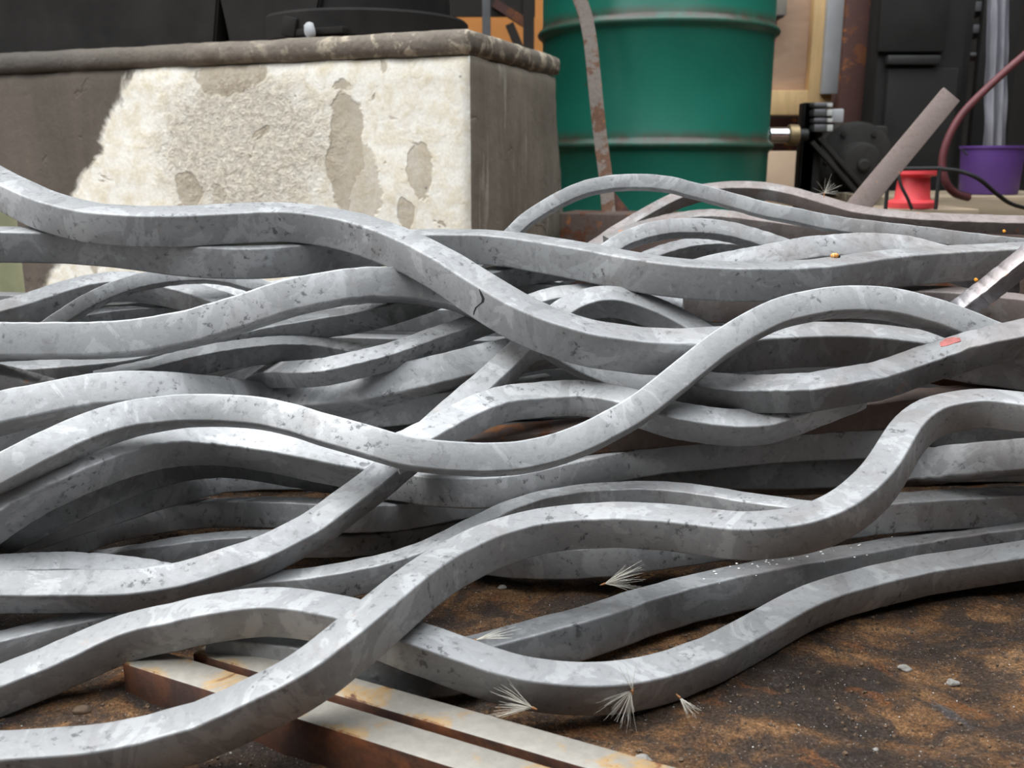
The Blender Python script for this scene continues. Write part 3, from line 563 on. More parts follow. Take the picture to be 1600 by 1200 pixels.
# ---------------------------------------------------------------- the pile of bent bars
# each bar: key, section in mm, plane normal of its top face, centreline in half-millimetres
SEC = []
for cx, cy, a0 in ((1, 1, 0), (-1, 1, 90), (-1, -1, 180), (1, -1, 270)):
    for k in range(4):
        a = R(a0 + 30 * k); SEC.append((cx * .86 + .14 * math.cos(a), cy * .86 + .14 * math.sin(a)))
BARS = [
    ('N', 22.6, (-0.155, -0.145, 0.977), [(-593,861,25),(-579,861,25),(-561,860,25),(-544,861,25),(-527,862,25),(-509,863,25),(-493,865,25),(-476,867,25),(-459,869,25),(-442,871,25),(-425,873,26),(-408,876,27),(-392,879,29),(-375,882,31),(-358,885,35),(-341,887,39),(-324,889,43),(-308,892,49),(-291,894,56),(-275,897,63),(-259,899,70),(-242,901,78),(-226,904,86),(-212,908,94),(-198,915,102),(-185,924,110),(-172,935,117),(-160,948,123),(-147,963,129),(-135,981,133),(-122,1002,137),(-109,1024,140),(-95,1047,142),(-79,1071,144),(-62,1093,145),(-43,1114,147),(-24,1133,148),(-3,1149,149),(19,1163,150),(41,1173,151),(64,1179,152),(87,1183,153),(110,1183,154),(132,1182,156),(155,1178,157),(177,1172,158),(198,1164,160),(219,1155,161),(239,1145,162),(259,1135,163),(279,1126,164),(299,1120,166),(320,1116,169),(341,1115,172),(362,1118,175),(385,1124,180),(408,1136,185),(431,1152,191),(456,1174,199),(481,1201,207),(505,1232,216),(529,1266,226),(554,1299,238),(580,1325,249),(608,1343,258),(635,1351,263),(661,1353,267),(684,1349,270),(705,1341,270),(725,1330,270),(743,1318,270),(761,1305,270),(778,1293,270),(796,1282,270),(813,1273,271),(820,1270,271)]),
    ('P', 21.5, (0.042, -0.177, 0.983), [(-648,953,23),(-637,958,24),(-624,966,25),(-611,975,26),(-598,985,27),(-585,995,28),(-572,1005,30),(-559,1014,32),(-544,1023,35),(-530,1032,39),(-515,1040,43),(-500,1047,48),(-483,1052,54),(-465,1056,60),(-446,1058,65),(-426,1058,70),(-406,1058,74),(-387,1059,79),(-367,1060,83),(-347,1061,86),(-327,1062,89),(-307,1062,91),(-287,1060,93),(-266,1057,93),(-245,1052,93),(-225,1046,92),(-204,1040,91),(-184,1032,90),(-164,1023,87),(-145,1014,85),(-126,1005,82),(-107,998,78),(-89,992,75),(-71,986,71),(-53,981,67),(-35,977,62),(-17,973,58),(1,972,53),(19,972,49),(38,974,45),(56,977,41),(76,982,37),(95,987,34),(115,994,31),(135,1002,29),(155,1012,27),(176,1023,26),(197,1036,25),(218,1051,25),(240,1066,24),(262,1084,24),(285,1104,24),(309,1125,24),(333,1147,24),(358,1169,25),(383,1191,25),(410,1211,26),(437,1229,26),(464,1245,26),(492,1259,26),(519,1272,27),(547,1284,27),(574,1294,28),(602,1303,30),(628,1309,31),(655,1315,32),(681,1320,34),(708,1324,36),(734,1329,38),(760,1333,40),(787,1336,43),(813,1339,45),(839,1342,47),(865,1345,50),(889,1348,52),(898,1348,53)]),
    ('R', 25.6, (-0.069, 0.121, 0.99), [(-370,1086,28),(-358,1085,28),(-342,1083,28),(-326,1080,28),(-310,1077,28),(-294,1074,28),(-278,1069,28),(-262,1065,28),(-246,1060,28),(-231,1055,28),(-215,1050,28),(-199,1046,28),(-184,1042,28),(-169,1039,28),(-154,1036,28),(-139,1035,28),(-125,1035,28),(-110,1036,28),(-96,1039,28),(-81,1042,28),(-67,1048,28),(-53,1054,28),(-38,1060,28),(-24,1067,28),(-9,1075,28),(5,1083,28),(20,1091,28),(35,1100,28),(50,1109,28),(66,1117,28),(82,1125,28),(98,1135,28),(114,1145,28),(130,1156,28),(147,1167,28),(163,1178,29),(181,1189,29),(198,1199,29),(216,1209,29),(233,1219,30),(252,1228,30),(270,1237,30),(288,1246,30),(307,1254,31),(326,1262,31),(345,1270,31),(364,1277,32),(383,1284,32),(403,1291,33),(422,1298,33),(442,1304,33),(462,1310,34),(482,1317,34),(502,1324,35),(522,1330,35),(543,1337,36),(563,1343,37),(584,1350,38),(605,1356,38),(625,1362,39),(646,1367,41),(667,1372,42),(687,1375,43),(707,1379,45),(727,1381,47),(746,1383,48),(766,1385,50),(785,1386,52),(805,1388,54),(824,1389,56),(844,1391,58),(863,1392,60),(883,1394,61),(902,1395,63),(921,1396,65),(927,1397,66)]),
    ('J', 22.0, (-0.147, -0.411, 0.9), [(255,1466,278),(262,1466,277),(272,1466,275),(281,1466,273),(290,1466,271),(300,1465,270),(309,1464,269),(318,1462,268),(327,1460,268),(336,1457,268),(344,1453,268),(352,1449,268),(361,1444,269),(369,1439,270),(377,1433,271),(384,1428,273),(392,1423,274),(400,1418,275),(408,1413,277),(415,1408,278),(423,1404,279),(431,1400,281),(439,1397,282),(447,1394,283),(456,1392,285),(464,1391,287),(472,1391,288),(481,1391,290),(490,1391,291),(499,1392,293),(509,1394,294),(518,1396,295),(528,1399,296),(538,1402,296),(549,1407,297),(559,1413,298),(570,1419,300),(581,1425,301),(592,1431,303),(603,1437,305),(614,1442,307),(624,1447,309),(634,1450,312),(644,1453,314),(653,1454,317),(662,1455,320),(670,1454,323),(678,1453,326),(686,1452,329),(694,1450,332),(701,1447,336),(708,1444,339),(716,1442,341),(723,1439,344),(731,1437,347),(739,1435,349),(747,1434,351),(755,1433,353),(764,1433,355),(773,1434,357),(783,1436,359),(793,1439,360),(804,1442,362),(815,1446,363),(826,1451,364),(838,1456,365),(850,1462,365),(862,1467,366),(874,1472,367),(887,1478,368),(899,1482,368),(910,1487,369),(922,1491,370),(933,1494,371),(943,1496,371),(947,1497,372)]),
    ('D', 20.8, (-0.026, -0.879, 0.476), [(-797,1233,155),(-774,1224,167),(-746,1213,181),(-719,1204,195),(-694,1198,207),(-672,1196,218),(-653,1198,228),(-636,1206,236),(-621,1217,243),(-607,1231,248),(-594,1247,253),(-580,1265,257),(-566,1284,260),(-551,1303,262),(-535,1321,263),(-518,1336,263),(-498,1350,263),(-478,1360,263),(-455,1366,262),(-432,1370,261),(-407,1369,260),(-382,1366,259),(-356,1360,257),(-330,1351,254),(-305,1340,251),(-279,1328,246),(-254,1315,243),(-230,1303,240),(-205,1293,236),(-182,1284,232),(-159,1278,227),(-136,1275,223),(-113,1275,220),(-90,1277,217),(-67,1282,214),(-44,1288,211),(-21,1296,209),(3,1304,208),(26,1313,209),(50,1324,211),(73,1334,215),(97,1345,221),(120,1356,228),(142,1366,237),(165,1377,246),(187,1387,257),(208,1398,269),(229,1408,283),(250,1418,297),(271,1429,311),(292,1439,325),(313,1448,339),(336,1457,352),(359,1465,364),(383,1473,375),(408,1480,385),(434,1486,392),(461,1490,397),(487,1494,401),(514,1497,403),(541,1500,403),(568,1501,402),(595,1502,399),(621,1502,394),(647,1501,387),(672,1500,380),(697,1497,371),(721,1494,362),(745,1490,352),(768,1486,344),(792,1482,336),(815,1477,328),(838,1472,322),(861,1466,315),(882,1461,310),(890,1459,308)]),
    ('F', 21.3, (0.045, -0.455, 0.889), [(-171,1321,207),(-164,1324,209),(-156,1328,212),(-148,1332,214),(-140,1338,217),(-132,1344,220),(-124,1351,222),(-116,1359,225),(-108,1367,228),(-100,1375,230),(-92,1384,233),(-84,1393,235),(-75,1403,237),(-67,1412,239),(-58,1421,241),(-49,1430,243),(-40,1439,244),(-30,1448,245),(-21,1456,247),(-11,1463,247),(-1,1469,248),(10,1474,248),(20,1479,248),(31,1482,248),(41,1485,248),(52,1488,249),(62,1489,249),(73,1490,249),(83,1490,250),(94,1490,250),(104,1488,251),(115,1485,251),(125,1481,250),(135,1477,250),(145,1472,250),(154,1467,249),(164,1462,248),(174,1456,247),(183,1451,246),(192,1447,244),(202,1442,243),(211,1438,241),(220,1434,239),(230,1431,236),(239,1428,234),(248,1426,232),(258,1424,230),(268,1423,229),(278,1422,227),(288,1422,226),(298,1422,224),(308,1422,223),(318,1422,222),(328,1422,221),(339,1423,220),(349,1423,220),(359,1424,220),(370,1425,220),(380,1426,221),(390,1427,222),(400,1428,224),(410,1429,227),(420,1430,230),(430,1431,233),(439,1431,236),(448,1431,240),(458,1432,244),(467,1432,248),(476,1432,251),(485,1432,255),(494,1433,259),(504,1434,263),(514,1436,266),(524,1438,269),(533,1440,273),(536,1441,274)]),
    ('B1', 29.4, (0.1, -0.258, 0.961), [(-1229,2076,650),(-1196,2055,637),(-1151,2024,620),(-1105,1988,604),(-1058,1952,589),(-1013,1915,574),(-968,1879,560),(-924,1845,548),(-883,1815,536),(-844,1789,527),(-807,1769,520),(-772,1754,514),(-740,1744,510),(-709,1739,508),(-679,1737,506),(-650,1739,505),(-623,1743,505),(-595,1748,505),(-568,1755,506),(-541,1763,507),(-514,1771,508),(-486,1778,509),(-457,1783,510),(-428,1786,510),(-398,1786,509),(-368,1782,506),(-337,1775,502),(-306,1765,497),(-276,1752,491),(-246,1737,483),(-217,1719,475),(-188,1700,465),(-160,1679,455),(-134,1656,444),(-108,1632,433),(-84,1607,421),(-60,1583,409),(-37,1561,398),(-14,1541,387),(9,1525,376),(32,1512,367),(56,1502,358),(80,1495,351),(104,1491,344),(129,1489,338),(155,1489,334),(181,1491,330),(207,1494,326),(233,1499,324),(260,1504,322),(288,1512,321),(315,1521,321),(344,1530,321),(372,1539,321),(401,1548,322),(430,1557,322),(459,1564,322),(487,1570,322),(516,1574,322),(544,1577,321),(571,1578,320),(599,1578,318),(625,1576,316),(651,1572,313),(676,1568,310),(701,1562,307),(725,1556,304),(750,1550,300),(774,1545,297),(798,1540,295),(823,1536,292),(848,1533,289),(873,1530,287),(899,1527,285),(923,1526,282),(931,1525,282)]),
    ('E', 20.4, (0.06, -0.517, 0.854), [(-735,1114,95),(-724,1116,94),(-710,1118,92),(-697,1121,90),(-683,1124,89),(-669,1127,87),(-655,1129,86),(-640,1132,85),(-626,1134,84),(-611,1136,83),(-596,1138,82),(-581,1139,82),(-566,1141,81),(-551,1142,81),(-535,1143,80),(-520,1144,80),(-504,1145,80),(-489,1147,80),(-474,1149,81),(-459,1152,82),(-445,1156,83),(-430,1161,84),(-417,1166,86),(-403,1173,88),(-389,1179,91),(-376,1186,93),(-362,1194,95),(-348,1202,97),(-335,1211,100),(-322,1221,103),(-309,1231,107),(-296,1242,111),(-283,1253,115),(-271,1265,120),(-259,1277,126),(-247,1289,133),(-235,1302,139),(-222,1314,146),(-209,1326,153),(-196,1338,161),(-184,1349,169),(-171,1361,178),(-158,1374,186),(-146,1388,195),(-134,1403,204),(-121,1419,213),(-108,1435,222),(-95,1451,231),(-81,1465,240),(-67,1480,250),(-52,1494,259),(-38,1508,269),(-23,1522,280),(-8,1536,291),(6,1550,302),(21,1564,314),(36,1578,326),(52,1592,338),(67,1607,350),(84,1620,361),(102,1632,370),(123,1641,377),(144,1649,381),(165,1653,382),(187,1655,380),(208,1654,375),(228,1652,369),(248,1648,362),(267,1643,354),(285,1638,345),(303,1631,336),(321,1623,326),(338,1615,317),(355,1607,308),(371,1600,299),(376,1597,295)]),
    ('X', 15.4, (-0.713, -0.361, 0.602), [(662,1618,288),(666,1619,291),(671,1620,295),(676,1621,299),(681,1622,302),(686,1622,306),(691,1622,310),(695,1621,314),(699,1620,318),(703,1618,322),(707,1616,327),(710,1613,331),(713,1610,336),(716,1606,340),(719,1602,344),(722,1597,349),(725,1593,353),(727,1589,358),(730,1585,362),(733,1581,367),(735,1577,371),(738,1573,375),(741,1570,380),(744,1567,384),(748,1565,388),(751,1563,392),(754,1561,396),(758,1559,400),(762,1557,404),(765,1556,408),(769,1554,411),(773,1553,415),(776,1552,419),(780,1551,423),(784,1550,427),(787,1549,431),(791,1548,435),(795,1547,438),(799,1546,442),(802,1545,446),(806,1544,450),(810,1543,454),(814,1542,458),(817,1541,461),(821,1540,465),(825,1539,469),(828,1538,473),(832,1537,477),(836,1536,480),(839,1535,484),(843,1534,488),(846,1533,491),(850,1532,495),(854,1532,499),(857,1531,503),(861,1530,506),(864,1529,510),(868,1528,514),(871,1527,517),(875,1526,521),(879,1525,525),(882,1524,528),(886,1523,532),(889,1522,536),(893,1521,539),(896,1521,543),(900,1520,546),(903,1519,550),(907,1518,554),(910,1517,557),(914,1516,561),(917,1515,564),(920,1514,568),(924,1514,571),(927,1513,575),(929,1513,576)]),
    ('T', 19.0, (-0.11, 0.002, 0.994), [(-714,1061,20),(-704,1064,21),(-692,1069,21),(-680,1075,21),(-669,1082,21),(-657,1088,21),(-646,1095,22),(-634,1102,22),(-622,1109,23),(-609,1115,24),(-597,1121,25),(-584,1127,26),(-570,1132,27),(-557,1137,28),(-543,1142,29),(-529,1148,30),(-516,1154,32),(-502,1159,33),(-488,1165,34),(-474,1170,36),(-459,1175,37),(-445,1181,39),(-430,1186,40),(-415,1191,42),(-400,1195,44),(-385,1200,46),(-369,1203,48),(-353,1206,50),(-336,1207,52),(-319,1207,54),(-302,1206,56),(-285,1205,58),(-268,1205,60),(-251,1205,63),(-234,1207,65),(-218,1209,67),(-202,1212,70),(-185,1215,72),(-169,1219,75),(-153,1223,78),(-138,1230,81),(-122,1237,84),(-107,1247,87),(-92,1257,91),(-77,1269,94),(-62,1282,98),(-46,1295,101),(-30,1308,104),(-14,1321,108),(3,1333,111),(20,1343,113),(38,1352,116),(56,1359,118),(75,1364,119),(94,1369,121),(113,1373,122),(132,1375,123),(151,1377,123),(170,1377,124),(189,1377,125),(207,1375,125),(226,1371,126),(244,1366,126),(261,1359,127),(278,1351,127),(294,1341,128),(310,1330,129),(326,1319,129),(341,1309,130),(356,1299,131),(372,1289,132),(387,1280,133),(402,1272,133),(417,1264,134),(431,1257,134),(436,1255,134)]),
    ('E2', 16.1, (0.21, -0.402, 0.891), [(-760,1152,95),(-756,1153,96),(-750,1154,96),(-745,1155,96),(-740,1156,96),(-736,1158,95),(-731,1160,95),(-726,1162,95),(-722,1164,94),(-717,1167,94),(-713,1169,93),(-709,1172,92),(-704,1174,92),(-700,1177,91),(-695,1179,91),(-690,1181,90),(-686,1183,90),(-681,1186,89),(-676,1188,89),(-671,1190,88),(-666,1192,88),(-661,1194,87),(-656,1196,87),(-651,1198,86),(-646,1200,86),(-641,1202,85),(-636,1203,85),(-631,1205,84),(-626,1207,83),(-621,1209,83),(-616,1211,82),(-611,1213,81),(-605,1214,81),(-600,1216,80),(-595,1217,79),(-589,1219,78),(-584,1220,77),(-578,1221,76),(-573,1222,76),(-567,1223,75),(-561,1224,74),(-556,1225,73),(-550,1226,72),(-544,1227,71),(-538,1228,70),(-533,1228,69),(-527,1229,68),(-521,1229,67),(-515,1230,65),(-509,1230,64),(-503,1231,63),(-497,1231,62),(-492,1231,60),(-486,1231,59),(-480,1232,58),(-474,1232,56),(-468,1232,55),(-462,1233,54),(-456,1233,52),(-450,1234,51),(-444,1234,50),(-439,1234,48),(-433,1235,47),(-427,1236,45),(-421,1236,44),(-415,1237,42),(-409,1238,41),(-403,1239,40),(-398,1239,38),(-392,1240,37),(-386,1241,36),(-380,1242,35),(-374,1243,34),(-368,1243,33),(-362,1244,32),(-360,1244,31)]),
    ('M1', 24.5, (-0.093, 0.008, 0.996), [(-81,1392,34),(-70,1387,34),(-57,1380,34),(-43,1372,35),(-29,1364,36),(-15,1357,37),(-2,1351,38),(11,1346,39),(25,1342,41),(38,1338,42),(51,1335,43),(65,1333,44),(78,1330,45),(91,1328,46),(104,1327,47),(117,1326,49),(130,1326,50),(144,1326,51),(157,1327,52),(170,1328,53),(183,1330,55),(197,1332,56),(210,1333,57),(223,1335,58),(237,1337,60),(250,1338,61),(264,1340,62),(277,1342,63),(291,1344,65),(304,1346,66),(318,1348,67),(332,1351,68),(346,1354,70),(360,1357,71),(373,1360,72),(387,1363,74),(402,1366,75),(416,1369,76),(430,1373,77),(444,1376,79),(459,1379,80),(473,1382,81),(487,1385,83),(502,1388,84),(516,1390,85),(530,1392,86),(544,1394,88),(558,1395,89),(572,1396,90),(586,1397,91),(600,1398,92),(614,1398,93),(628,1399,93),(642,1400,94),(656,1400,95),(670,1401,95),(685,1403,95),(699,1405,95),(714,1406,95),(729,1409,95),(744,1411,95),(759,1414,95),(775,1416,94),(790,1419,94),(806,1422,94),(821,1425,93),(837,1428,93),(853,1431,93),(868,1433,92),(883,1435,92),(899,1437,92),(914,1439,93),(929,1440,93),(943,1441,94),(957,1442,94),(962,1442,94)]),
    ('K', 22.7, (-0.07, -0.182, 0.981), [(-112,1505,163),(-101,1506,163),(-87,1506,165),(-73,1506,166),(-58,1506,167),(-44,1505,169),(-30,1505,170),(-16,1504,171),(-2,1503,173),(13,1501,175),(27,1499,177),(41,1497,179),(55,1495,181),(69,1492,183),(82,1489,185),(96,1486,187),(110,1483,189),(124,1481,191),(137,1478,193),(151,1476,195),(165,1475,196),(178,1473,198),(192,1472,200),(206,1472,201),(219,1471,202),(233,1471,204),(247,1471,205),(260,1470,207),(274,1470,208),(288,1470,209),(302,1470,210),(315,1470,212),(329,1471,213),(343,1472,214),(357,1473,215),(371,1475,215),(385,1476,216),(400,1478,217),(414,1480,218),(428,1482,219),(442,1483,219),(456,1484,221),(470,1483,222),(484,1482,223),(497,1481,225),(510,1479,227),(523,1477,229),(536,1474,231),(549,1472,232),(562,1471,234),(575,1470,235),(589,1471,236),(603,1473,237),(619,1476,238),(634,1481,238),(650,1487,237),(667,1493,237),(684,1500,236),(701,1508,236),(719,1515,235),(736,1522,235),(754,1529,234),(771,1535,234),(788,1541,234),(805,1546,234),(821,1550,234),(838,1554,234),(854,1557,235),(869,1560,235),(885,1562,236),(900,1564,237),(916,1565,238),(931,1566,239),(945,1567,240),(959,1567,241),(964,1567,242)]),
    ('K2', 23.7, (0.081, -0.198, 0.977), [(606,1646,283),(611,1647,282),(618,1649,281),(625,1650,281),(632,1652,280),(639,1654,279),(646,1655,278),(653,1657,277),(659,1658,277),(666,1659,276),(673,1660,275),(679,1660,274),(685,1659,274),(691,1658,273),(697,1657,272),(702,1655,272),(708,1653,271),(713,1651,271),(718,1649,270),(723,1646,270),(728,1644,269),(734,1641,269),(739,1639,268),(744,1636,268),(749,1634,267),(755,1633,267),(760,1631,266),(766,1629,266),(771,1628,265),(777,1627,264),(782,1626,264),(788,1624,263),(794,1623,262),(799,1622,261),(805,1621,261),(811,1621,260),(817,1620,259),(822,1619,258),(828,1618,258),(834,1617,257),(840,1617,256),(846,1616,255),(852,1616,254),(857,1615,254),(863,1615,253),(870,1615,252),(876,1615,251),(882,1615,250),(888,1615,249),(894,1615,248),(901,1615,247),(907,1616,246),(914,1617,245),(920,1617,244),(927,1618,244),(934,1619,243),(940,1619,242),(947,1620,241),(954,1621,240),(960,1622,239),(967,1622,238),(973,1622,237),(979,1623,236),(985,1622,235),(991,1622,235),(997,1621,234),(1002,1619,234),(1007,1618,233),(1012,1615,233),(1017,1613,233),(1022,1610,233),(1026,1607,233),(1030,1604,233),(1034,1601,233),(1038,1599,233),(1040,1598,233)]),
    ('H1', 23.9, (0.116, -0.441, 0.89), [(-787,1196,86),(-781,1197,90),(-774,1198,95),(-767,1200,100),(-760,1201,105),(-752,1202,110),(-744,1202,115),(-737,1203,121),(-729,1203,126),(-721,1203,132),(-713,1204,138),(-706,1204,144),(-698,1204,150),(-691,1205,155),(-683,1205,161),(-676,1206,166),(-669,1208,170),(-662,1210,175),(-655,1212,179),(-648,1215,182),(-642,1219,186),(-635,1222,189),(-629,1227,192),(-622,1231,194),(-616,1236,196),(-610,1242,198),(-605,1248,200),(-599,1255,202),(-594,1263,203),(-588,1271,204),(-583,1279,205),(-578,1288,205),(-573,1297,206),(-568,1307,206),(-563,1317,205),(-558,1328,205),(-553,1339,204),(-548,1350,203),(-543,1362,202),(-537,1373,200),(-531,1385,199),(-525,1395,197),(-519,1405,195),(-512,1415,194),(-504,1423,192),(-497,1430,190),(-488,1436,189),(-479,1441,187),(-470,1446,186),(-461,1449,184),(-451,1451,183),(-441,1452,181),(-431,1453,180),(-420,1453,179),(-410,1452,177),(-399,1450,176),(-388,1448,175),(-377,1446,174),(-366,1443,173),(-355,1439,172),(-344,1435,171),(-332,1431,170),(-321,1426,169),(-310,1421,169),(-299,1416,168),(-288,1411,168),(-277,1407,167),(-266,1404,166),(-256,1401,165),(-245,1399,164),(-235,1397,163),(-225,1397,161),(-215,1398,159),(-205,1399,157),(-196,1401,155),(-192,1401,154)]),
    ('H5', 21.0, (-0.019, -0.245, 0.969), [(-813,1229,40),(-808,1232,42),(-802,1235,46),(-796,1238,50),(-789,1241,54),(-782,1243,58),(-775,1244,63),(-767,1245,68),(-759,1245,73),(-751,1245,79),(-742,1245,85),(-734,1244,91),(-726,1244,98),(-717,1242,104),(-708,1241,110),(-700,1240,116),(-691,1239,121),(-682,1239,126),(-674,1240,130),(-667,1241,133),(-659,1244,137),(-652,1247,140),(-646,1250,143),(-639,1254,145),(-633,1259,148),(-627,1265,150),(-621,1271,151),(-616,1278,153),(-611,1285,154),(-606,1293,155),(-601,1302,156),(-596,1311,156),(-592,1321,157),(-587,1332,157),(-583,1343,156),(-579,1355,156),(-574,1367,155),(-570,1380,155),(-565,1392,154),(-560,1404,153),(-555,1416,151),(-550,1428,150),(-544,1440,149),(-538,1451,148),(-531,1461,147),(-524,1470,146),(-516,1478,145),(-508,1485,144),(-500,1492,143),(-491,1497,142),(-481,1501,142),(-472,1504,141),(-461,1505,140),(-451,1506,139),(-440,1506,138),(-429,1505,137),(-418,1503,136),(-407,1501,135),(-396,1499,134),(-385,1496,133),(-374,1493,132),(-363,1489,131),(-352,1486,130),(-340,1483,130),(-329,1479,129),(-318,1476,128),(-307,1472,128),(-296,1468,128),(-285,1465,128),(-274,1461,128),(-263,1457,128),(-252,1453,128),(-241,1450,127),(-230,1446,127),(-220,1444,127),(-217,1443,127)]),
    ('H6', 23.7, (-0.079, 0.156, 0.984), [(-708,1284,96),(-696,1285,100),(-681,1288,105),(-667,1295,108),(-655,1304,111),(-644,1316,112),(-633,1330,112),(-623,1346,111),(-613,1364,110),(-604,1384,108),(-595,1405,106),(-586,1428,104),(-576,1451,101),(-566,1475,98),(-556,1498,95),(-544,1520,93),(-531,1540,91),(-516,1555,90),(-499,1567,90),(-481,1574,89),(-461,1578,89),(-441,1581,90),(-421,1583,90),(-400,1584,90),(-379,1583,91),(-357,1580,92),(-335,1574,93),(-313,1565,95),(-290,1553,97),(-267,1539,100),(-244,1522,104),(-222,1505,107),(-200,1486,111),(-178,1466,115),(-157,1447,119),(-136,1428,122),(-116,1412,125),(-97,1400,128),(-78,1391,130),(-59,1386,131),(-41,1384,132),(-22,1384,133),(-4,1388,134),(14,1395,135),(32,1403,136),(51,1413,137),(69,1424,138),(88,1436,138),(107,1447,139),(127,1457,140),(146,1466,142),(166,1473,143),(186,1479,145),(205,1483,147),(225,1486,149),(244,1487,152),(264,1487,154),(283,1487,156),(302,1487,158),(322,1487,160),(341,1488,162),(361,1490,163),(381,1493,164),(401,1495,165),(421,1498,166),(442,1501,166),(462,1503,167),(482,1505,168),(502,1505,169),(521,1504,170),(539,1500,172),(556,1494,175),(573,1486,178),(588,1476,181),(602,1467,184),(607,1464,185)]),
    ('W', 25.0, (-0.072, -0.851, 0.521), [(151,1512,103),(160,1513,103),(172,1515,102),(183,1517,102),(195,1518,102),(206,1520,102),(218,1520,102),(229,1521,103),(241,1521,103),(252,1520,103),(264,1520,104),(275,1519,105),(286,1518,106),(297,1517,107),(309,1516,107),(320,1515,108),(331,1513,109),(342,1512,109),(353,1511,109),(364,1511,110),(376,1510,110),(387,1509,110),(398,1508,110),(409,1508,110),(421,1508,110),(432,1507,110),(443,1507,110),(455,1507,110),(466,1507,111),(477,1507,111),(489,1508,111),(500,1508,112),(512,1508,112),(523,1508,113),(534,1508,114),(545,1508,115),(556,1508,117),(567,1506,118),(578,1505,120),(588,1502,122),(598,1499,124),(607,1495,126),(617,1490,129),(625,1485,132),(634,1479,135),(642,1472,138),(649,1465,142),(657,1458,145),(665,1451,149),(672,1444,152),(680,1438,156),(688,1432,159),(696,1426,162),(704,1422,164),(713,1418,167),(721,1415,169),(730,1412,171),(740,1410,172),(749,1408,174),(759,1407,175),(769,1406,177),(779,1405,178),(789,1404,179),(799,1404,181),(809,1403,182),(819,1403,183),(829,1403,184),(839,1403,185),(850,1402,186),(860,1402,188),(870,1402,189),(880,1402,190),(890,1402,191),(901,1402,192),(910,1402,193),(914,1402,194)]),
    ('H7', 21.7, (-0.023, 0.142, 0.99), [(-750,1334,48),(-739,1330,52),(-726,1326,57),(-714,1323,61),(-704,1324,63),(-695,1327,65),(-687,1333,65),(-680,1341,65),(-675,1351,64),(-670,1363,62),(-665,1377,59),(-661,1392,56),(-658,1409,53),(-654,1425,50),(-650,1441,47),(-645,1456,44),(-639,1469,41),(-632,1481,39),(-624,1491,38),(-616,1500,37),(-606,1507,36),(-596,1513,36),(-586,1517,36),(-575,1520,37),(-563,1521,38),(-550,1521,40),(-537,1518,42),(-523,1515,44),(-509,1510,47),(-495,1504,50),(-481,1497,54),(-466,1489,57),(-452,1482,60),(-438,1474,63),(-424,1466,66),(-410,1459,69),(-396,1453,71),(-383,1446,73),(-370,1440,75),(-356,1434,77),(-344,1428,79),(-331,1423,80),(-318,1418,81),(-306,1414,82),(-294,1411,82),(-282,1409,81),(-271,1409,81),(-260,1412,79),(-250,1416,77),(-239,1422,75),(-229,1429,72),(-218,1437,70),(-208,1445,67),(-197,1452,65),(-186,1459,64),(-175,1464,63),(-164,1468,64),(-152,1470,65),(-141,1472,66),(-129,1473,68),(-118,1474,70),(-106,1475,72),(-94,1476,75),(-83,1478,76),(-71,1482,78),(-60,1486,79),(-48,1491,80),(-37,1496,80),(-25,1502,80),(-13,1508,80),(-1,1515,79),(11,1523,78),(23,1531,77),(36,1539,76),(47,1546,75),(52,1548,75)]),
    ('H8', 17.2, (-0.013, 0.03, 0.999), [(-703,1327,18),(-697,1331,19),(-691,1336,19),(-684,1341,19),(-677,1346,19),(-669,1351,19),(-661,1355,19),(-653,1358,19),(-645,1362,19),(-637,1366,19),(-629,1370,19),(-621,1373,19),(-612,1376,20),(-602,1375,22),(-591,1372,26),(-578,1366,30),(-566,1359,34),(-553,1353,39),(-541,1347,43),(-530,1344,46),(-520,1342,48),(-510,1342,50),(-501,1342,51),(-492,1344,52),(-483,1346,53),(-474,1348,53),(-465,1351,53),(-457,1353,53),(-448,1356,53),(-439,1358,53),(-430,1360,53),(-420,1361,53),(-411,1363,53),(-402,1364,53),(-392,1365,53),(-383,1367,52),(-374,1368,52),(-364,1370,51),(-355,1371,50),(-346,1373,50),(-336,1376,48),(-327,1379,47),(-318,1382,46),(-309,1386,44),(-300,1391,42),(-291,1395,40),(-283,1401,38),(-274,1407,36),(-265,1413,33),(-256,1420,31),(-247,1428,29),(-238,1435,26),(-229,1443,24),(-220,1451,22),(-211,1458,21),(-201,1464,20),(-192,1469,19),(-182,1474,19),(-172,1478,19),(-162,1481,19),(-152,1484,20),(-141,1487,21),(-131,1489,22),(-121,1490,23),(-110,1491,24),(-100,1492,26),(-89,1492,28),(-79,1492,29),(-68,1491,31),(-58,1490,33),(-47,1489,35),(-37,1488,37),(-26,1486,39),(-16,1484,41),(-6,1483,42),(-2,1482,43)]),
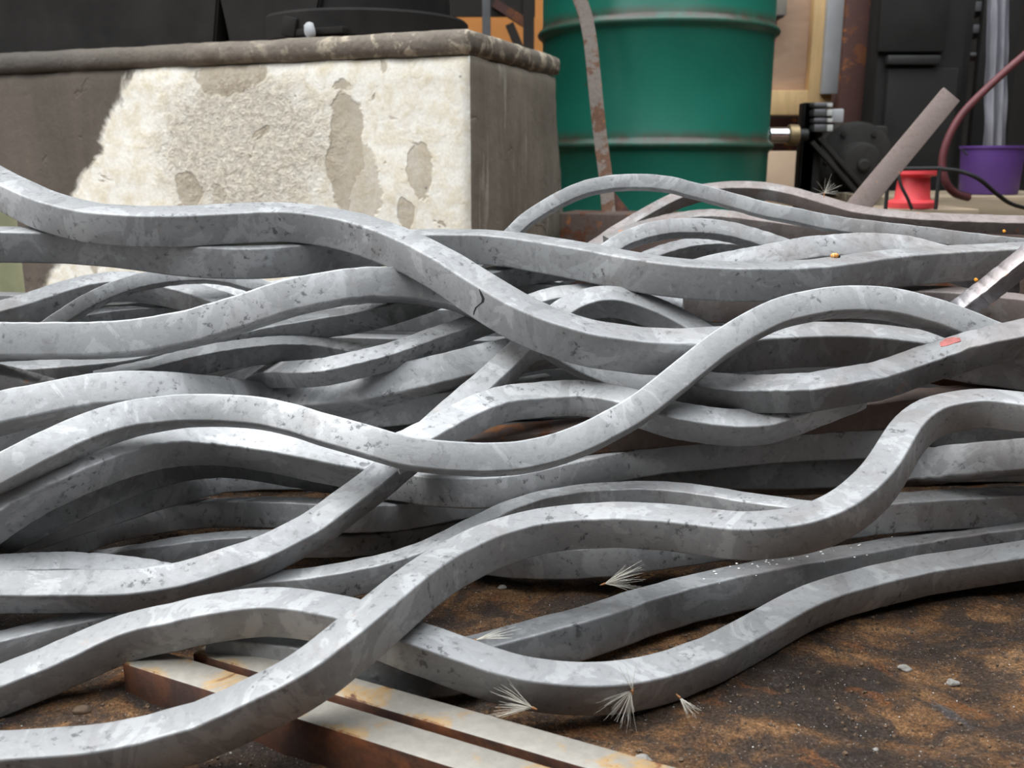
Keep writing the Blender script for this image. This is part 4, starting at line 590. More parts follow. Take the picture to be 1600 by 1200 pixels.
    ('C', 27.3, (0.079, -0.94, 0.331), [(-933,1503,340),(-921,1505,340),(-906,1508,339),(-891,1512,339),(-876,1515,338),(-860,1518,337),(-845,1522,337),(-829,1525,336),(-814,1528,336),(-798,1530,335),(-782,1533,335),(-766,1535,334),(-749,1538,334),(-733,1540,334),(-717,1542,333),(-700,1544,333),(-683,1545,333),(-666,1547,334),(-650,1549,334),(-633,1551,335),(-616,1553,336),(-599,1555,338),(-582,1557,340),(-566,1560,343),(-549,1562,346),(-532,1565,349),(-516,1568,353),(-500,1571,358),(-483,1575,362),(-467,1579,367),(-451,1583,371),(-435,1588,376),(-419,1593,381),(-403,1599,386),(-388,1606,390),(-372,1613,394),(-356,1621,397),(-340,1629,400),(-323,1639,402),(-307,1649,404),(-290,1659,406),(-274,1669,406),(-256,1679,407),(-239,1688,406),(-221,1695,405),(-203,1702,404),(-185,1706,402),(-166,1709,400),(-147,1709,397),(-128,1708,394),(-109,1706,391),(-91,1701,386),(-73,1696,380),(-55,1690,374),(-37,1684,367),(-20,1677,360),(-3,1671,352),(13,1665,344),(29,1659,336),(45,1653,326),(60,1648,317),(76,1642,308),(92,1637,299),(108,1632,291),(124,1627,283),(141,1622,276),(157,1618,270),(174,1614,263),(191,1610,258),(208,1607,253),(226,1604,249),(244,1602,246),(262,1601,243),(280,1600,241),(297,1599,238),(303,1599,237)]),
    ('C4', 17.4, (-0.081, -0.527, 0.846), [(-562,1610,214),(-556,1620,215),(-549,1632,215),(-541,1645,216),(-533,1658,217),(-525,1671,218),(-517,1682,219),(-508,1693,221),(-499,1703,223),(-489,1709,226),(-476,1710,230),(-462,1703,235),(-445,1686,241),(-427,1664,248),(-408,1638,255),(-390,1614,261),(-374,1594,266),(-358,1578,270),(-344,1567,273),(-331,1557,276),(-318,1551,279),(-306,1547,281),(-294,1546,284),(-283,1547,286),(-272,1549,288),(-262,1554,290),(-251,1559,291),(-241,1565,293),(-231,1571,294),(-220,1578,296),(-210,1586,297),(-200,1594,299),(-190,1603,301),(-179,1613,303),(-169,1623,305),(-159,1633,307),(-148,1643,310),(-138,1653,312),(-127,1663,314),(-116,1673,317),(-105,1682,319),(-94,1691,322),(-83,1699,325),(-71,1707,328),(-60,1713,331),(-48,1719,334),(-36,1723,338),(-25,1727,341),(-13,1730,345),(-1,1732,349),(11,1733,354),(23,1734,358),(35,1734,361),(47,1734,365),(59,1734,369),(71,1733,372),(83,1732,375),(96,1731,377),(108,1730,378),(120,1728,380),(133,1727,381),(145,1725,381),(158,1723,381),(170,1721,381),(182,1718,380),(194,1715,379),(206,1712,378),(218,1709,377),(230,1706,376),(242,1703,374),(254,1699,372),(265,1695,370),(277,1691,368),(288,1687,366),(299,1684,364),(303,1683,364)]),
    ('G1', 27.0, (0.196, -0.79, 0.58), [(-885,1393,216),(-877,1397,218),(-866,1402,220),(-856,1408,223),(-846,1414,225),(-836,1420,228),(-825,1427,230),(-815,1433,233),(-804,1439,235),(-793,1445,237),(-782,1450,239),(-770,1456,241),(-758,1461,242),(-746,1465,244),(-734,1470,246),(-722,1474,248),(-709,1478,250),(-697,1482,252),(-684,1486,253),(-671,1490,255),(-657,1493,256),(-644,1496,256),(-631,1499,257),(-617,1503,257),(-604,1507,256),(-591,1511,255),(-579,1517,253),(-566,1524,251),(-554,1532,248),(-543,1542,244),(-532,1553,240),(-521,1566,235),(-511,1581,230),(-501,1598,224),(-491,1617,218),(-480,1635,212),(-469,1652,206),(-456,1664,202),(-442,1670,200),(-425,1670,200),(-407,1665,202),(-389,1656,205),(-370,1645,209),(-352,1635,213),(-334,1625,217),(-316,1617,221),(-299,1610,225),(-282,1605,229),(-266,1601,233),(-250,1598,237),(-235,1597,241),(-219,1597,244),(-204,1598,247),(-189,1600,250),(-174,1603,253),(-159,1607,255),(-144,1612,258),(-129,1617,261),(-114,1623,263),(-99,1630,266),(-84,1638,268),(-68,1645,271),(-53,1653,273),(-38,1661,275),(-22,1668,277),(-6,1676,279),(10,1683,281),(26,1690,282),(43,1696,284),(59,1702,285),(76,1707,285),(93,1712,285),(110,1716,285),(127,1720,285),(143,1724,285),(148,1725,285)]),
    ('BL', 17.3, (0.349, -0.252, 0.902), [(-952,1520,294),(-948,1520,293),(-944,1520,293),(-939,1521,292),(-934,1521,292),(-930,1522,291),(-925,1522,291),(-920,1522,290),(-915,1523,290),(-910,1523,289),(-906,1523,289),(-901,1523,288),(-896,1523,287),(-891,1523,286),(-886,1523,286),(-881,1523,285),(-877,1524,284),(-872,1524,283),(-867,1524,282),(-863,1525,281),(-858,1525,280),(-854,1526,279),(-849,1527,278),(-845,1528,276),(-841,1528,275),(-836,1529,274),(-832,1530,272),(-827,1531,271),(-823,1532,270),(-819,1532,268),(-814,1533,267),(-810,1534,265),(-805,1534,264),(-801,1535,262),(-797,1536,261),(-792,1536,259),(-788,1537,258),(-783,1537,256),(-779,1538,254),(-774,1538,253),(-770,1538,251),(-765,1539,250),(-760,1539,248),(-756,1539,247),(-751,1539,245),(-746,1539,244),(-741,1539,242),(-736,1538,240),(-732,1538,239),(-727,1537,237),(-722,1537,236),(-717,1536,234),(-712,1535,232),(-707,1535,231),(-702,1534,229),(-697,1534,227),(-692,1533,226),(-687,1533,224),(-683,1533,222),(-678,1532,221),(-673,1532,219),(-668,1532,218),(-663,1531,216),(-658,1531,215),(-653,1531,214),(-648,1530,212),(-643,1530,211),(-638,1529,210),(-633,1528,209),(-628,1528,207),(-623,1527,206),(-618,1526,205),(-613,1526,204),(-608,1525,202),(-603,1525,201),(-601,1524,201)]),
    ('G2', 24.2, (-0.056, 0.079, 0.995), [(-917,1436,173),(-908,1438,174),(-897,1442,175),(-886,1447,175),(-876,1451,176),(-865,1456,177),(-854,1460,177),(-843,1465,178),(-832,1470,178),(-822,1475,179),(-811,1481,179),(-801,1488,179),(-791,1496,179),(-782,1504,179),(-773,1513,179),(-763,1522,179),(-753,1531,178),(-743,1538,178),(-732,1545,178),(-721,1551,178),(-709,1558,177),(-698,1564,177),(-686,1570,177),(-673,1575,176),(-661,1580,176),(-648,1584,175),(-635,1587,175),(-622,1591,174),(-608,1594,173),(-595,1598,172),(-582,1602,170),(-569,1608,168),(-557,1614,166),(-545,1621,164),(-533,1630,162),(-521,1640,159),(-509,1651,155),(-498,1663,152),(-486,1674,149),(-473,1684,147),(-460,1691,145),(-445,1695,145),(-430,1696,147),(-414,1694,149),(-397,1690,152),(-380,1683,156),(-363,1676,160),(-346,1668,164),(-330,1661,168),(-313,1654,172),(-297,1649,176),(-281,1644,180),(-266,1639,183),(-250,1635,186),(-235,1632,189),(-220,1629,192),(-205,1628,194),(-190,1627,196),(-175,1627,198),(-160,1628,200),(-146,1629,201),(-131,1631,203),(-116,1634,204),(-102,1638,205),(-87,1643,206),(-73,1650,206),(-58,1657,207),(-43,1665,207),(-29,1673,208),(-14,1682,208),(1,1691,209),(17,1701,209),(32,1710,209),(48,1719,210),(62,1727,211),(68,1729,211)]),
    ('C3', 19.1, (0.032, -0.244, 0.969), [(-693,1561,255),(-688,1563,256),(-681,1564,257),(-674,1566,259),(-667,1568,260),(-660,1570,261),(-653,1572,263),(-646,1573,264),(-639,1575,265),(-632,1577,266),(-625,1579,268),(-618,1581,269),(-611,1584,270),(-604,1587,271),(-597,1590,273),(-591,1593,274),(-584,1596,276),(-578,1600,277),(-571,1603,278),(-565,1607,280),(-558,1611,281),(-552,1614,282),(-545,1618,283),(-538,1621,284),(-531,1625,285),(-524,1628,286),(-517,1631,287),(-510,1635,288),(-503,1638,289),(-496,1641,289),(-489,1644,290),(-482,1647,291),(-475,1650,291),(-467,1653,292),(-460,1656,292),(-452,1658,293),(-445,1661,293),(-437,1663,293),(-430,1665,294),(-422,1668,294),(-414,1670,294),(-407,1672,294),(-399,1675,293),(-391,1677,293),(-383,1679,292),(-375,1681,292),(-368,1683,291),(-360,1684,290),(-352,1686,290),(-344,1687,289),(-336,1687,288),(-327,1687,286),(-319,1687,285),(-311,1686,284),(-303,1685,283),(-294,1684,281),(-286,1683,280),(-277,1681,279),(-269,1679,277),(-261,1677,276),(-253,1676,275),(-244,1674,273),(-236,1672,271),(-228,1671,270),(-220,1670,268),(-212,1669,266),(-204,1668,264),(-196,1668,262),(-188,1667,260),(-180,1667,257),(-172,1667,255),(-164,1667,253),(-156,1666,250),(-148,1666,248),(-141,1666,245),(-138,1666,244)]),
    ('A2', 29.1, (0.025, -0.12, 0.992), [(-1068,1764,471),(-1047,1767,471),(-1021,1772,470),(-994,1778,470),(-968,1784,469),(-942,1791,469),(-916,1798,468),(-890,1805,467),(-862,1810,466),(-834,1814,465),(-804,1814,463),(-774,1812,461),(-742,1808,459),(-710,1802,456),(-678,1794,453),(-645,1784,450),(-613,1775,447),(-581,1769,445),(-551,1766,443),(-522,1765,442),(-493,1767,441),(-464,1771,441),(-437,1779,442),(-410,1789,444),(-382,1802,445),(-355,1817,447),(-328,1831,450),(-299,1844,452),(-270,1853,454),(-240,1859,456),(-210,1862,457),(-179,1864,458),(-148,1864,459),(-117,1862,459),(-86,1858,459),(-55,1852,459),(-24,1841,457),(7,1827,455),(36,1809,452),(65,1791,449),(94,1771,446),(121,1750,443),(148,1729,440),(175,1707,436),(200,1687,433),(226,1670,430),(251,1656,427),(277,1645,425),(303,1637,423),(329,1631,422),(356,1628,421),(383,1628,420),(411,1630,420),(440,1635,419),(469,1642,419),(499,1651,420),(531,1664,420),(564,1681,422),(598,1701,423),(634,1722,426),(669,1742,427),(705,1759,429),(740,1773,430),(774,1785,431),(809,1795,432),(843,1805,433),(877,1814,433),(911,1823,434),(946,1831,435),(980,1839,436),(1015,1847,437),(1049,1853,438),(1083,1860,439),(1118,1865,439),(1149,1869,440),(1160,1871,441)]),
    ('C2', 20.1, (-0.121, -0.21, 0.97), [(-1038,1656,244),(-1024,1655,245),(-1006,1653,246),(-988,1651,247),(-970,1649,248),(-952,1646,249),(-934,1644,250),(-916,1641,251),(-898,1638,252),(-880,1635,254),(-862,1633,255),(-844,1630,256),(-826,1628,258),(-808,1625,259),(-791,1623,261),(-774,1622,262),(-757,1621,264),(-740,1620,265),(-723,1619,267),(-707,1620,268),(-691,1621,270),(-676,1622,271),(-660,1625,273),(-645,1629,275),(-631,1634,278),(-617,1640,280),(-603,1646,283),(-589,1652,285),(-575,1659,288),(-561,1667,291),(-547,1674,294),(-533,1681,297),(-518,1688,300),(-503,1693,303),(-488,1698,306),(-472,1702,309),(-456,1706,312),(-440,1708,315),(-423,1710,318),(-407,1711,321),(-390,1712,323),(-373,1713,326),(-356,1713,329),(-339,1712,332),(-322,1712,335),(-305,1712,337),(-288,1712,340),(-272,1714,343),(-255,1717,346),(-239,1721,350),(-223,1727,353),(-208,1734,357),(-192,1742,361),(-176,1752,365),(-161,1762,369),(-145,1773,374),(-129,1784,378),(-113,1794,382),(-97,1805,386),(-80,1814,390),(-63,1823,393),(-46,1831,397),(-28,1838,400),(-11,1844,403),(7,1849,406),(25,1852,409),(43,1855,412),(61,1856,415),(79,1855,417),(97,1852,419),(115,1847,420),(133,1839,421),(150,1830,421),(167,1821,422),(183,1813,422),(189,1811,422)]),
    ('Y', 23.9, (-0.018, -0.117, 0.993), [(219,1790,373),(228,1787,372),(239,1783,370),(251,1779,368),(262,1775,367),(274,1771,366),(286,1769,364),(297,1767,363),(309,1765,362),(321,1763,361),(333,1761,360),(345,1759,359),(356,1758,358),(368,1756,357),(380,1754,357),(392,1753,356),(403,1752,356),(415,1750,355),(427,1750,355),(439,1749,354),(451,1749,354),(463,1748,354),(475,1748,354),(487,1749,354),(499,1749,355),(511,1749,355),(524,1750,355),(536,1751,355),(548,1752,356),(561,1754,356),(573,1756,357),(586,1758,358),(599,1760,358),(611,1762,359),(624,1764,360),(637,1765,360),(649,1766,361),(662,1768,362),(674,1769,362),(687,1770,363),(699,1771,364),(712,1772,364),(724,1773,365),(737,1774,365),(749,1774,366),(761,1774,366),(773,1772,366),(784,1771,366),(795,1768,366),(806,1765,366),(816,1762,365),(827,1758,365),(837,1754,364),(847,1750,364),(857,1745,363),(867,1741,362),(877,1737,362),(887,1733,361),(897,1728,360),(906,1723,360),(915,1718,359),(924,1713,358),(933,1707,358),(942,1702,357),(951,1696,357),(960,1691,356),(968,1686,355),(977,1680,355),(986,1675,354),(994,1670,354),(1003,1665,353),(1011,1660,353),(1020,1655,352),(1029,1651,352),(1037,1647,351),(1040,1646,351)]),
    ('Y2', 18.4, (0.016, -0.257, 0.966), [(673,1819,350),(678,1819,349),(685,1818,349),(691,1818,348),(697,1818,348),(704,1817,347),(710,1817,347),(716,1817,346),(723,1817,346),(729,1816,345),(735,1816,345),(742,1816,344),(748,1816,344),(754,1815,343),(761,1815,343),(767,1815,342),(773,1814,342),(779,1813,341),(785,1812,341),(791,1811,340),(797,1810,340),(803,1809,339),(809,1808,339),(815,1806,339),(821,1805,338),(826,1803,338),(832,1802,338),(838,1800,337),(843,1798,337),(849,1797,337),(854,1795,337),(860,1794,337),(866,1792,337),(871,1791,337),(877,1789,337),(883,1788,337),(888,1786,337),(894,1785,337),(900,1784,336),(905,1782,336),(911,1780,336),(916,1779,336),(922,1777,336),(927,1775,335),(932,1773,335),(938,1772,335),(943,1770,334),(949,1768,334),(954,1766,334),(959,1765,333),(965,1763,333),(970,1762,332),(976,1760,332),(981,1759,331),(987,1758,331),(992,1756,331),(998,1755,330),(1003,1754,330),(1009,1753,329),(1015,1751,329),(1020,1750,329),(1026,1749,328),(1031,1748,328),(1037,1746,327),(1042,1745,327),(1048,1744,326),(1053,1743,326),(1059,1741,326),(1064,1740,325),(1070,1739,325),(1075,1738,324),(1081,1737,324),(1086,1735,324),(1091,1734,323),(1097,1733,323),(1099,1733,323)]),
    ('Q2', 26.1, (0.145, -0.129, 0.981), [(-193,1817,396),(-187,1819,396),(-180,1822,395),(-173,1826,394),(-166,1830,394),(-158,1834,393),(-151,1838,392),(-144,1842,391),(-137,1846,390),(-129,1850,389),(-122,1853,388),(-115,1857,387),(-107,1861,386),(-100,1864,385),(-92,1867,384),(-85,1870,383),(-77,1873,382),(-70,1875,381),(-62,1878,381),(-54,1880,380),(-47,1882,379),(-39,1883,377),(-31,1884,376),(-24,1885,375),(-16,1886,374),(-8,1886,373),(-1,1886,372),(7,1885,371),(15,1884,370),(22,1882,368),(30,1880,367),(37,1877,366),(45,1873,365),(52,1869,365),(60,1864,364),(67,1858,363),(74,1853,362),(82,1847,362),(89,1841,361),(96,1836,360),(103,1830,359),(110,1826,358),(117,1821,357),(124,1818,356),(132,1816,354),(139,1814,353),(146,1814,351),(154,1814,350),(161,1815,348),(168,1817,346),(176,1819,344),(184,1821,342),(191,1823,340),(199,1825,338),(206,1827,336),(214,1828,334),(222,1828,333),(229,1828,331),(236,1827,329),(244,1826,328),(251,1824,327),(258,1822,325),(265,1819,324),(272,1816,322),(279,1813,321),(285,1809,320),(292,1806,318),(299,1802,317),(305,1798,315),(312,1794,314),(318,1790,312),(325,1787,311),(332,1783,309),(338,1780,308),(344,1777,306),(347,1776,306)]),
    ('Z', 16.6, (0.033, -0.278, 0.96), [(49,1768,307),(54,1771,307),(60,1776,308),(66,1781,308),(73,1786,309),(79,1792,309),(85,1798,309),(92,1804,309),(98,1810,310),(105,1817,310),(111,1822,310),(118,1828,310),(125,1833,310),(131,1838,311),(138,1842,311),(145,1846,311),(151,1850,311),(158,1853,311),(165,1856,312),(171,1859,312),(178,1861,312),(184,1864,313),(191,1866,313),(198,1867,313),(204,1869,313),(211,1870,314),(218,1872,314),(224,1873,314),(231,1873,315),(237,1874,315),(244,1874,315),(250,1874,316),(257,1873,316),(263,1872,316),(270,1871,317),(276,1870,317),(282,1868,317),(288,1865,317),(294,1863,317),(300,1860,317),(306,1857,317),(312,1854,317),(318,1851,316),(324,1848,316),(330,1845,316),(336,1842,315),(342,1839,315),(347,1836,315),(353,1833,314),(359,1831,314),(365,1828,313),(371,1825,313),(376,1823,312),(382,1820,312),(388,1818,311),(394,1815,311),(400,1813,310),(405,1811,309),(411,1808,309),(417,1806,308),(423,1804,307),(428,1801,307),(434,1799,306),(440,1797,305),(445,1794,304),(451,1792,303),(456,1789,302),(462,1787,301),(467,1784,300),(473,1782,300),(478,1779,299),(484,1777,298),(489,1774,297),(495,1772,296),(500,1770,295),(502,1770,295)]),
    ('A12', 14.8, (0.183, -0.899, 0.397), [(-955,1830,262),(-950,1832,266),(-944,1835,271),(-938,1838,276),(-932,1842,280),(-926,1845,285),(-920,1848,290),(-914,1852,295),(-908,1855,299),(-901,1858,304),(-895,1862,309),(-889,1865,313),(-882,1868,318),(-876,1872,322),(-869,1875,327),(-863,1878,331),(-856,1881,335),(-849,1885,340),(-842,1888,344),(-835,1891,347),(-828,1894,351),(-821,1897,355),(-814,1900,358),(-806,1903,362),(-799,1906,365),(-791,1909,368),(-783,1912,371),(-776,1914,373),(-768,1917,376),(-760,1920,378),(-752,1922,381),(-744,1925,383),(-736,1927,384),(-727,1930,386),(-719,1932,387),(-711,1934,388),(-702,1937,390),(-694,1939,391),(-685,1941,391),(-677,1943,392),(-668,1945,393),(-659,1947,393),(-651,1949,393),(-642,1950,393),(-633,1952,393),(-624,1954,393),(-616,1955,392),(-607,1957,391),(-598,1958,390),(-589,1959,388),(-580,1960,387),(-572,1961,385),(-563,1962,382),(-554,1962,380),(-545,1963,377),(-537,1963,374),(-528,1964,372),(-520,1964,369),(-511,1965,365),(-502,1965,362),(-494,1965,359),(-485,1965,355),(-477,1966,352),(-468,1966,348),(-460,1966,345),(-451,1966,341),(-443,1966,337),(-434,1966,334),(-426,1966,330),(-418,1966,326),(-409,1966,322),(-401,1966,318),(-392,1967,315),(-384,1967,311),(-376,1966,307),(-373,1966,306)]),
    ('A11', 24.6, (0.056, -0.329, 0.943), [(-1106,1777,288),(-1101,1781,289),(-1095,1787,292),(-1089,1793,294),(-1084,1800,296),(-1078,1807,298),(-1072,1813,300),(-1067,1820,302),(-1061,1826,304),(-1055,1833,306),(-1048,1839,308),(-1042,1845,310),(-1036,1852,311),(-1029,1858,313),(-1023,1864,315),(-1016,1870,317),(-1010,1877,319),(-1003,1883,321),(-996,1890,323),(-990,1896,324),(-983,1903,326),(-976,1910,328),(-970,1917,330),(-963,1924,332),(-957,1931,335),(-950,1939,337),(-944,1947,339),(-937,1954,342),(-931,1962,344),(-924,1969,346),(-917,1977,348),(-910,1984,350),(-902,1990,352),(-895,1997,354),(-887,2003,356),(-878,2008,357),(-870,2013,358),(-860,2017,359),(-851,2020,360),(-841,2023,360),(-831,2025,360),(-821,2026,360),(-810,2027,360),(-800,2027,359),(-789,2027,358),(-778,2026,357),(-767,2025,356),(-756,2023,355),(-744,2021,354),(-733,2018,352),(-721,2015,350),(-710,2012,348),(-698,2007,346),(-686,2003,344),(-675,1998,342),(-663,1993,339),(-651,1988,337),(-640,1982,334),(-628,1977,332),(-617,1972,329),(-605,1966,327),(-594,1961,324),(-582,1955,321),(-571,1949,319),(-560,1944,316),(-549,1938,313),(-538,1933,310),(-527,1927,308),(-516,1922,305),(-505,1917,302),(-494,1912,299),(-484,1906,296),(-473,1901,293),(-463,1897,290),(-453,1893,287),(-450,1891,286)]),
    ('A13', 19.0, (0.015, -0.201, 0.979), [(-945,1946,286),(-941,1948,287),(-937,1951,288),(-933,1955,288),(-929,1959,289),(-925,1962,290),(-921,1966,291),(-917,1970,291),(-913,1973,292),(-909,1976,292),(-904,1979,293),(-900,1982,293),(-895,1984,294),(-890,1987,294),(-886,1990,295),(-881,1992,295),(-876,1995,296),(-871,1998,296),(-867,2000,297),(-862,2002,297),(-857,2005,298),(-852,2007,298),(-847,2010,298),(-842,2012,299),(-837,2014,299),(-832,2016,299),(-827,2018,300),(-822,2020,300),(-817,2022,300),(-811,2024,301),(-806,2025,301),(-801,2027,301),(-796,2029,302),(-790,2030,302),(-785,2032,302),(-779,2033,302),(-774,2034,302),(-768,2035,302),(-762,2036,302),(-757,2036,303),(-751,2037,302),(-745,2037,302),(-739,2037,302),(-733,2036,302),(-727,2036,302),(-721,2035,302),(-714,2034,301),(-708,2032,301),(-702,2031,301),(-695,2030,300),(-689,2028,300),(-682,2026,299),(-676,2024,299),(-669,2022,298),(-663,2020,298),(-656,2018,297),(-650,2016,296),(-644,2014,296),(-637,2011,295),(-631,2009,295),(-624,2007,294),(-618,2004,293),(-611,2001,293),(-605,1999,292),(-598,1996,291),(-592,1993,290),(-585,1991,289),(-579,1988,288),(-573,1985,288),(-566,1982,287),(-560,1980,286),(-554,1977,285),(-547,1974,284),(-541,1972,283),(-535,1970,282),(-533,1969,282)]),
    ('A14', 15.6, (0.003, -0.793, 0.609), [(-808,2126,358),(-804,2125,358),(-798,2125,358),(-792,2125,358),(-787,2125,357),(-781,2125,357),(-775,2124,357),(-770,2124,356),(-764,2124,356),(-758,2124,355),(-753,2123,355),(-747,2123,354),(-741,2122,354),(-736,2122,353),(-730,2121,352),(-724,2120,351),(-719,2119,350),(-713,2119,349),(-707,2118,347),(-702,2117,346),(-696,2116,345),(-690,2115,344),(-685,2114,342),(-679,2113,341),(-673,2112,340),(-668,2112,340),(-662,2111,339),(-657,2111,338),(-651,2110,338),(-645,2110,337),(-640,2110,337),(-634,2109,336),(-628,2109,336),(-623,2109,336),(-617,2109,335),(-611,2109,335),(-606,2108,335),(-600,2108,335),(-594,2108,335),(-589,2108,335),(-583,2108,335),(-578,2108,335),(-572,2109,335),(-567,2109,335),(-561,2109,335),(-556,2109,336),(-550,2110,336),(-545,2110,337),(-539,2111,338),(-534,2112,339),(-529,2112,340),(-523,2113,341),(-518,2114,342),(-513,2115,343),(-507,2116,344),(-502,2117,345),(-497,2118,346),(-491,2118,347),(-486,2119,348),(-481,2120,350),(-475,2121,351),(-470,2122,352),(-465,2123,353),(-459,2124,355),(-454,2125,356),(-449,2127,358),(-444,2128,359),(-438,2129,360),(-433,2130,362),(-428,2131,363),(-423,2132,365),(-418,2133,366),(-412,2135,368),(-407,2136,369),(-402,2137,371),(-400,2137,371)]),
    ('A4', 25.1, (0.036, -0.798, 0.601), [(264,1861,373),(271,1861,376),(280,1860,379),(289,1859,382),(298,1858,385),(307,1858,388),(316,1857,391),(325,1856,394),(335,1856,396),(344,1855,399),(353,1856,402),(362,1856,404),(372,1856,407),(381,1857,409),(391,1858,411),(400,1859,413),(410,1860,415),(420,1861,417),(430,1862,418),(439,1864,420),(449,1865,422),(459,1867,423),(469,1868,425),(479,1870,426),(489,1871,428),(499,1873,430),(509,1875,432),(519,1877,433),(529,1879,435),(539,1880,437),(549,1882,439),(559,1884,440),(569,1885,442),(579,1886,443),(589,1888,444),(599,1889,445),(609,1890,445),(619,1891,446),(629,1892,447),(639,1893,447),(649,1893,448),(660,1894,448),(670,1895,449),(680,1895,449),(690,1896,449),(700,1896,449),(710,1897,449),(720,1897,448),(730,1897,448),(740,1897,447),(750,1897,446),(759,1896,445),(769,1896,444),(778,1895,442),(788,1894,440),(797,1892,438),(806,1891,435),(816,1890,433),(825,1888,430),(834,1887,428),(843,1885,425),(852,1884,423),(861,1882,420),(870,1881,418),(879,1879,415),(888,1878,412),(897,1876,409),(906,1874,406),(914,1872,403),(923,1870,400),(931,1868,396),(940,1866,393),(948,1864,390),(957,1862,386),(965,1860,383),(968,1860,382)]),
    ('A8', 16.8, (-0.075, -0.878, 0.473), [(82,2007,371),(89,2008,375),(97,2009,379),(105,2011,383),(113,2012,387),(121,2014,391),(130,2015,395),(138,2017,399),(146,2018,404),(154,2020,408),(162,2022,412),(170,2023,416),(178,2025,421),(186,2026,425),(194,2028,429),(202,2030,434),(210,2032,439),(218,2034,444),(226,2036,448),(234,2037,453),(243,2039,457),(251,2040,460),(260,2041,463),(269,2042,466),(277,2042,469),(286,2043,471),(295,2043,473),(305,2044,475),(314,2044,477),(323,2044,478),(332,2043,480),(341,2043,480),(350,2043,481),(359,2042,481),(368,2041,481),(377,2040,481),(387,2040,481),(396,2039,481),(405,2038,480),(414,2037,480),(423,2035,479),(432,2034,478),(440,2033,477),(449,2031,475),(458,2030,474),(467,2028,472),(475,2026,470),(484,2024,467),(492,2022,465),(501,2020,463),(509,2018,460),(517,2016,457),(526,2014,455),(534,2011,452),(542,2009,449),(550,2007,447),(559,2005,444),(567,2002,441),(575,2000,438),(583,1998,435),(591,1996,432),(599,1993,429),(607,1991,426),(615,1989,423),(623,1987,420),(631,1984,418),(639,1982,415),(647,1980,412),(655,1978,409),(663,1976,407),(671,1974,404),(679,1972,401),(687,1969,398),(695,1967,396),(703,1966,393),(706,1965,392)]),
    ('A10', 18.5, (0.001, -0.398, 0.917), [(175,1991,356),(179,1995,358),(185,2000,361),(191,2006,364),(197,2012,366),(204,2018,369),(210,2025,372),(216,2031,375),(223,2037,377),(229,2043,380),(235,2049,383),(242,2055,385),(248,2061,388),(255,2067,390),(262,2073,393),(268,2078,395),(275,2084,398),(282,2090,400),(289,2095,402),(296,2100,405),(303,2105,407),(310,2110,409),(317,2115,411),(324,2119,413),(331,2124,415),(338,2128,417),(346,2132,418),(353,2136,420),(360,2139,422),(368,2142,423),(375,2145,424),(382,2148,426),(390,2151,427),(397,2153,428),(404,2155,429),(411,2157,429),(419,2159,430),(426,2160,431),(433,2161,431),(441,2162,431),(448,2163,432),(455,2163,432),(462,2163,432),(469,2163,432),(476,2162,431),(483,2161,431),(490,2160,431),(497,2159,430),(503,2158,429),(510,2157,429),(517,2155,428),(523,2153,427),(530,2151,427),(537,2150,426),(543,2147,425),(550,2145,424),(556,2143,423),(562,2141,422),(569,2138,421),(575,2136,420),(581,2133,418),(587,2130,417),(593,2127,416),(599,2124,414),(605,2121,413),(611,2118,412),(617,2114,410),(623,2111,409),(629,2108,407),(635,2105,406),(640,2101,404),(646,2098,403),(652,2095,402),(658,2092,400),(664,2090,399),(666,2089,398)]),
    ('A5', 15.0, (-0.214, -0.936, 0.281), [(-82,2131,389),(-72,2132,399),(-58,2133,411),(-44,2134,424),(-30,2134,436),(-16,2134,447),(-2,2135,459),(11,2136,472),(24,2136,485),(38,2136,496),(53,2136,506),(69,2135,516),(84,2135,525),(100,2134,534),(116,2132,542),(133,2131,550),(149,2129,556),(166,2127,562),(184,2124,566),(201,2121,569),(219,2118,572),(236,2114,573),(254,2111,574),(271,2107,574),(289,2103,574),(306,2098,573),(323,2094,571),(340,2089,569),(357,2084,565),(373,2079,560),(390,2074,556),(406,2069,552),(422,2064,547),(438,2059,543),(455,2054,538),(471,2049,534),(487,2044,530),(502,2039,525),(518,2034,521),(534,2029,517),(550,2025,514),(566,2020,511),(582,2016,508),(598,2011,505),(614,2007,501),(630,2002,498),(645,1997,495),(661,1993,493),(677,1989,490),(692,1985,488),(708,1981,486),(724,1976,485),(739,1972,483),(755,1968,481),(770,1964,479),(785,1960,478),(801,1956,476),(816,1952,474),(831,1949,473),(847,1945,471),(862,1941,469),(877,1937,467),(892,1934,465),(907,1930,463),(923,1927,462),(938,1924,460),(953,1922,458),(969,1919,457),(984,1917,455),(1000,1915,454),(1016,1913,453),(1032,1911,451),(1047,1910,450),(1063,1908,448),(1078,1907,447),(1084,1907,447)]),
